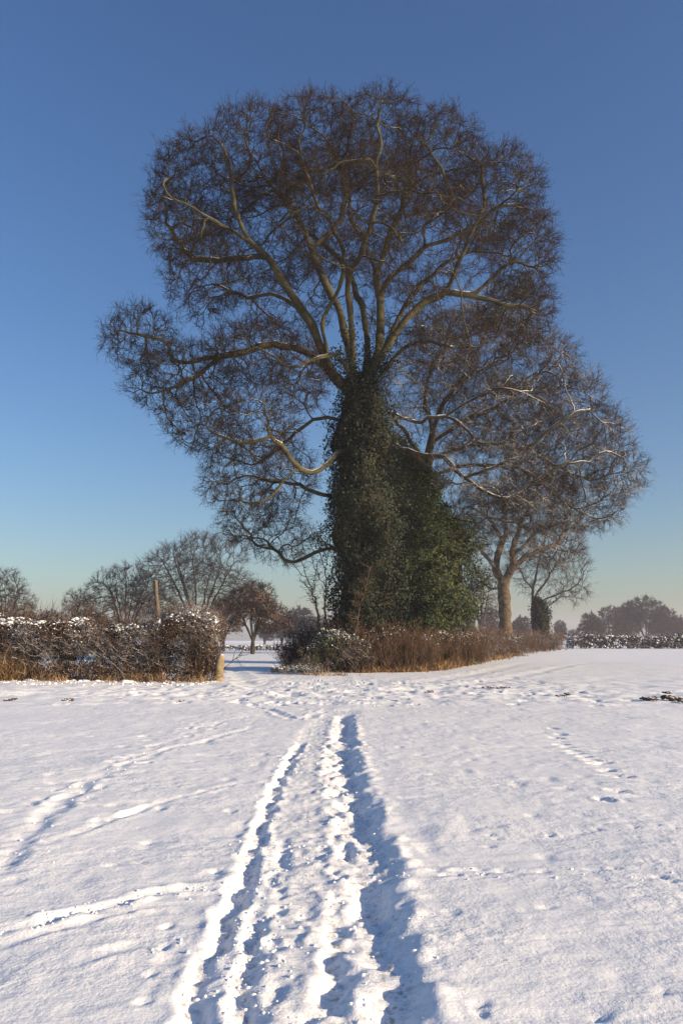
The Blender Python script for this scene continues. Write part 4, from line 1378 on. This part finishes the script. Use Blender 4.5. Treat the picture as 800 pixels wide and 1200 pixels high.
# snow clods and crumbs at the hedge foot
n = 420
q = np.column_stack([rs.uniform(gnd(-100, 795)[0], gnd(265, 795)[0], n), rs.normal(31.2, 1.2, n), np.zeros(n)])
q[:, 2] = ground_h(q[:, :2]) + 0.01
V, Fc = lumps(q, rs.uniform(0.02, 0.07, n), 0.6, rs)
g = mesh_obj('snow_crumbs', V, [Fc], M_snow, smooth=True)
tag(g, 'loose white snow lumps along the foot of the left hedge', 'snow', kind='stuff')

cr = []
for pts, n_, sp_ in ((DEEP[0][0], 450, 0.15), (DEEP[2][0], 350, 0.12), (DEEP[1][0], 300, 0.14), (DEEP[3][0], 250, 0.07), ([(330, 980), (325, 1060), (320, 1200)], 220, 0.15), (SHALLOW[0][0], 200, 0.06), (SHALLOW[6][0], 60, 0.1), (SHALLOW[3][0], 200, 0.15)):
    cr += on_line(pts, n_, sp_)
cr = np.array(cr)
cr = cr[(cr[:, 1] > 2.2) & (cr[:, 1] < 19)]
ZG = Z.reshape(ny, nx)
ix = np.clip(np.searchsorted(xs, cr[:, 0]), 1, nx - 1); iy = np.clip(np.searchsorted(ys, cr[:, 1]), 1, ny - 1)
tx = (cr[:, 0] - xs[ix - 1]) / (xs[ix] - xs[ix - 1]); ty = (cr[:, 1] - ys[iy - 1]) / (ys[iy] - ys[iy - 1])
cz = (ZG[iy - 1, ix - 1] * (1 - tx) + ZG[iy - 1, ix] * tx) * (1 - ty) + (ZG[iy, ix - 1] * (1 - tx) + ZG[iy, ix] * tx) * ty
sz = 0.003 + 0.012 * rng.uniform(0, 1, len(cr)) ** 4
V, Fc = lumps(np.column_stack([cr, cz + sz * 0.25]), sz, 0.75, rng)
g = mesh_obj('snow_crumbs', V, [Fc], M_snow, smooth=True)
tag(g, 'small broken lumps of snow kicked up along the footpath', 'snow', kind='stuff')

rs = np.random.default_rng(66)
n = 170
q = np.column_stack([rs.uniform(gnd(-100, 795)[0], gnd(265, 795)[0], n), rs.normal(31.9, 0.25, n), np.zeros(n)])
q[:, 2] = ground_h(q[:, :2]) - 0.02
V, Fc = lumps(q, rs.uniform(0.08, 0.24, n), 0.45, rs)
g = mesh_obj('snow_mounds', V, [Fc], M_snow, smooth=True)
tag(g, 'rounded snow mounds half burying the grass below the left hedge', 'snow', kind='stuff')

# --- bare soil clods lying on the snow
def clod(x, y, wpx, hpx, label, seed, group='dark earth clods on the snow'):
    rs = np.random.default_rng(seed)
    c = gnd(x, y); m_ = px_at(c[1])
    n = 26
    X = np.column_stack([c[0] + rs.uniform(-0.5, 0.5, n) * wpx * m_, c[1] + rs.normal(0, 0.12, n), np.zeros(n)])
    X[:, 2] = 0.0 + rs.uniform(0.0, 0.35, n) * hpx * m_ + zg(c[0], c[1]) + 0.03
    V, Fc = lumps(X, rs.uniform(0.25, 0.6, n) * hpx * m_, 0.8, rs)
    o = mesh_obj('earth_clod', V, [Fc], M_soil, smooth=True)
    tag(o, label, 'clod', group)


clod(760, 820, 17, 5, 'left one of the two largest dark brown earth clods on the right', 1)
clod(785, 819, 18, 6, 'largest dark brown earth clod at the right edge of the field', 2)
clod(782, 812, 5, 3, 'small earth clod just above the two large clods', 3)
clod(798, 822, 8, 4, 'earth clod cut off by the right edge of the picture', 4)
clod(577, 806, 26, 2.5, 'long thin dark earth streak right of the verge grass', 5)
clod(592, 806, 12, 2, 'short earth streak at the right tip of the long one', 11)
clod(665, 814, 5, 3, 'lone small earth clod in the middle of the right field', 6)
clod(656, 816, 10, 2, 'thin earth scrap touching the lone small clod', 12)
clod(504, 811, 5, 2.5, 'small earth clod on the track below the verge', 7)
clod(14, 821, 8, 3, 'small earth clod at the far left below the hedge', 8)
clod(80, 822, 7, 4, 'small earth clod below the gap in the left hedge', 9)
clod(212, 823, 5, 3, 'small earth clod below the right half of the left hedge', 10)

# ------------------------------------------------------------------ haze
def haze_box():
    v = np.array([(x, y, z_) for x in (-1700, 1700) for y in (-1000, 1800) for z_ in (-1.6, 42)], float)
    f = np.array([(0, 1, 3, 2), (4, 6, 7, 5), (0, 4, 5, 1), (2, 3, 7, 6), (0, 2, 6, 4), (1, 5, 7, 3)])
    m, nt, b = new_mat('winter_haze')
    nt.nodes.remove(b)
    pv = nt.nodes.new('ShaderNodeVolumePrincipled')
    pv.inputs['Color'].default_value = (0.95, 0.91, 1.0, 1)
    pv.inputs['Density'].default_value = 0.00036
    pv.inputs['Anisotropy'].default_value = 0.2
    nt.links.new(pv.outputs[0], nt.nodes['Material Output'].inputs['Volume'])
    o = mesh_obj('haze', v, [f], m)
    tag(o, 'thin pale winter haze over the fields', 'haze', kind='stuff')


haze_box()
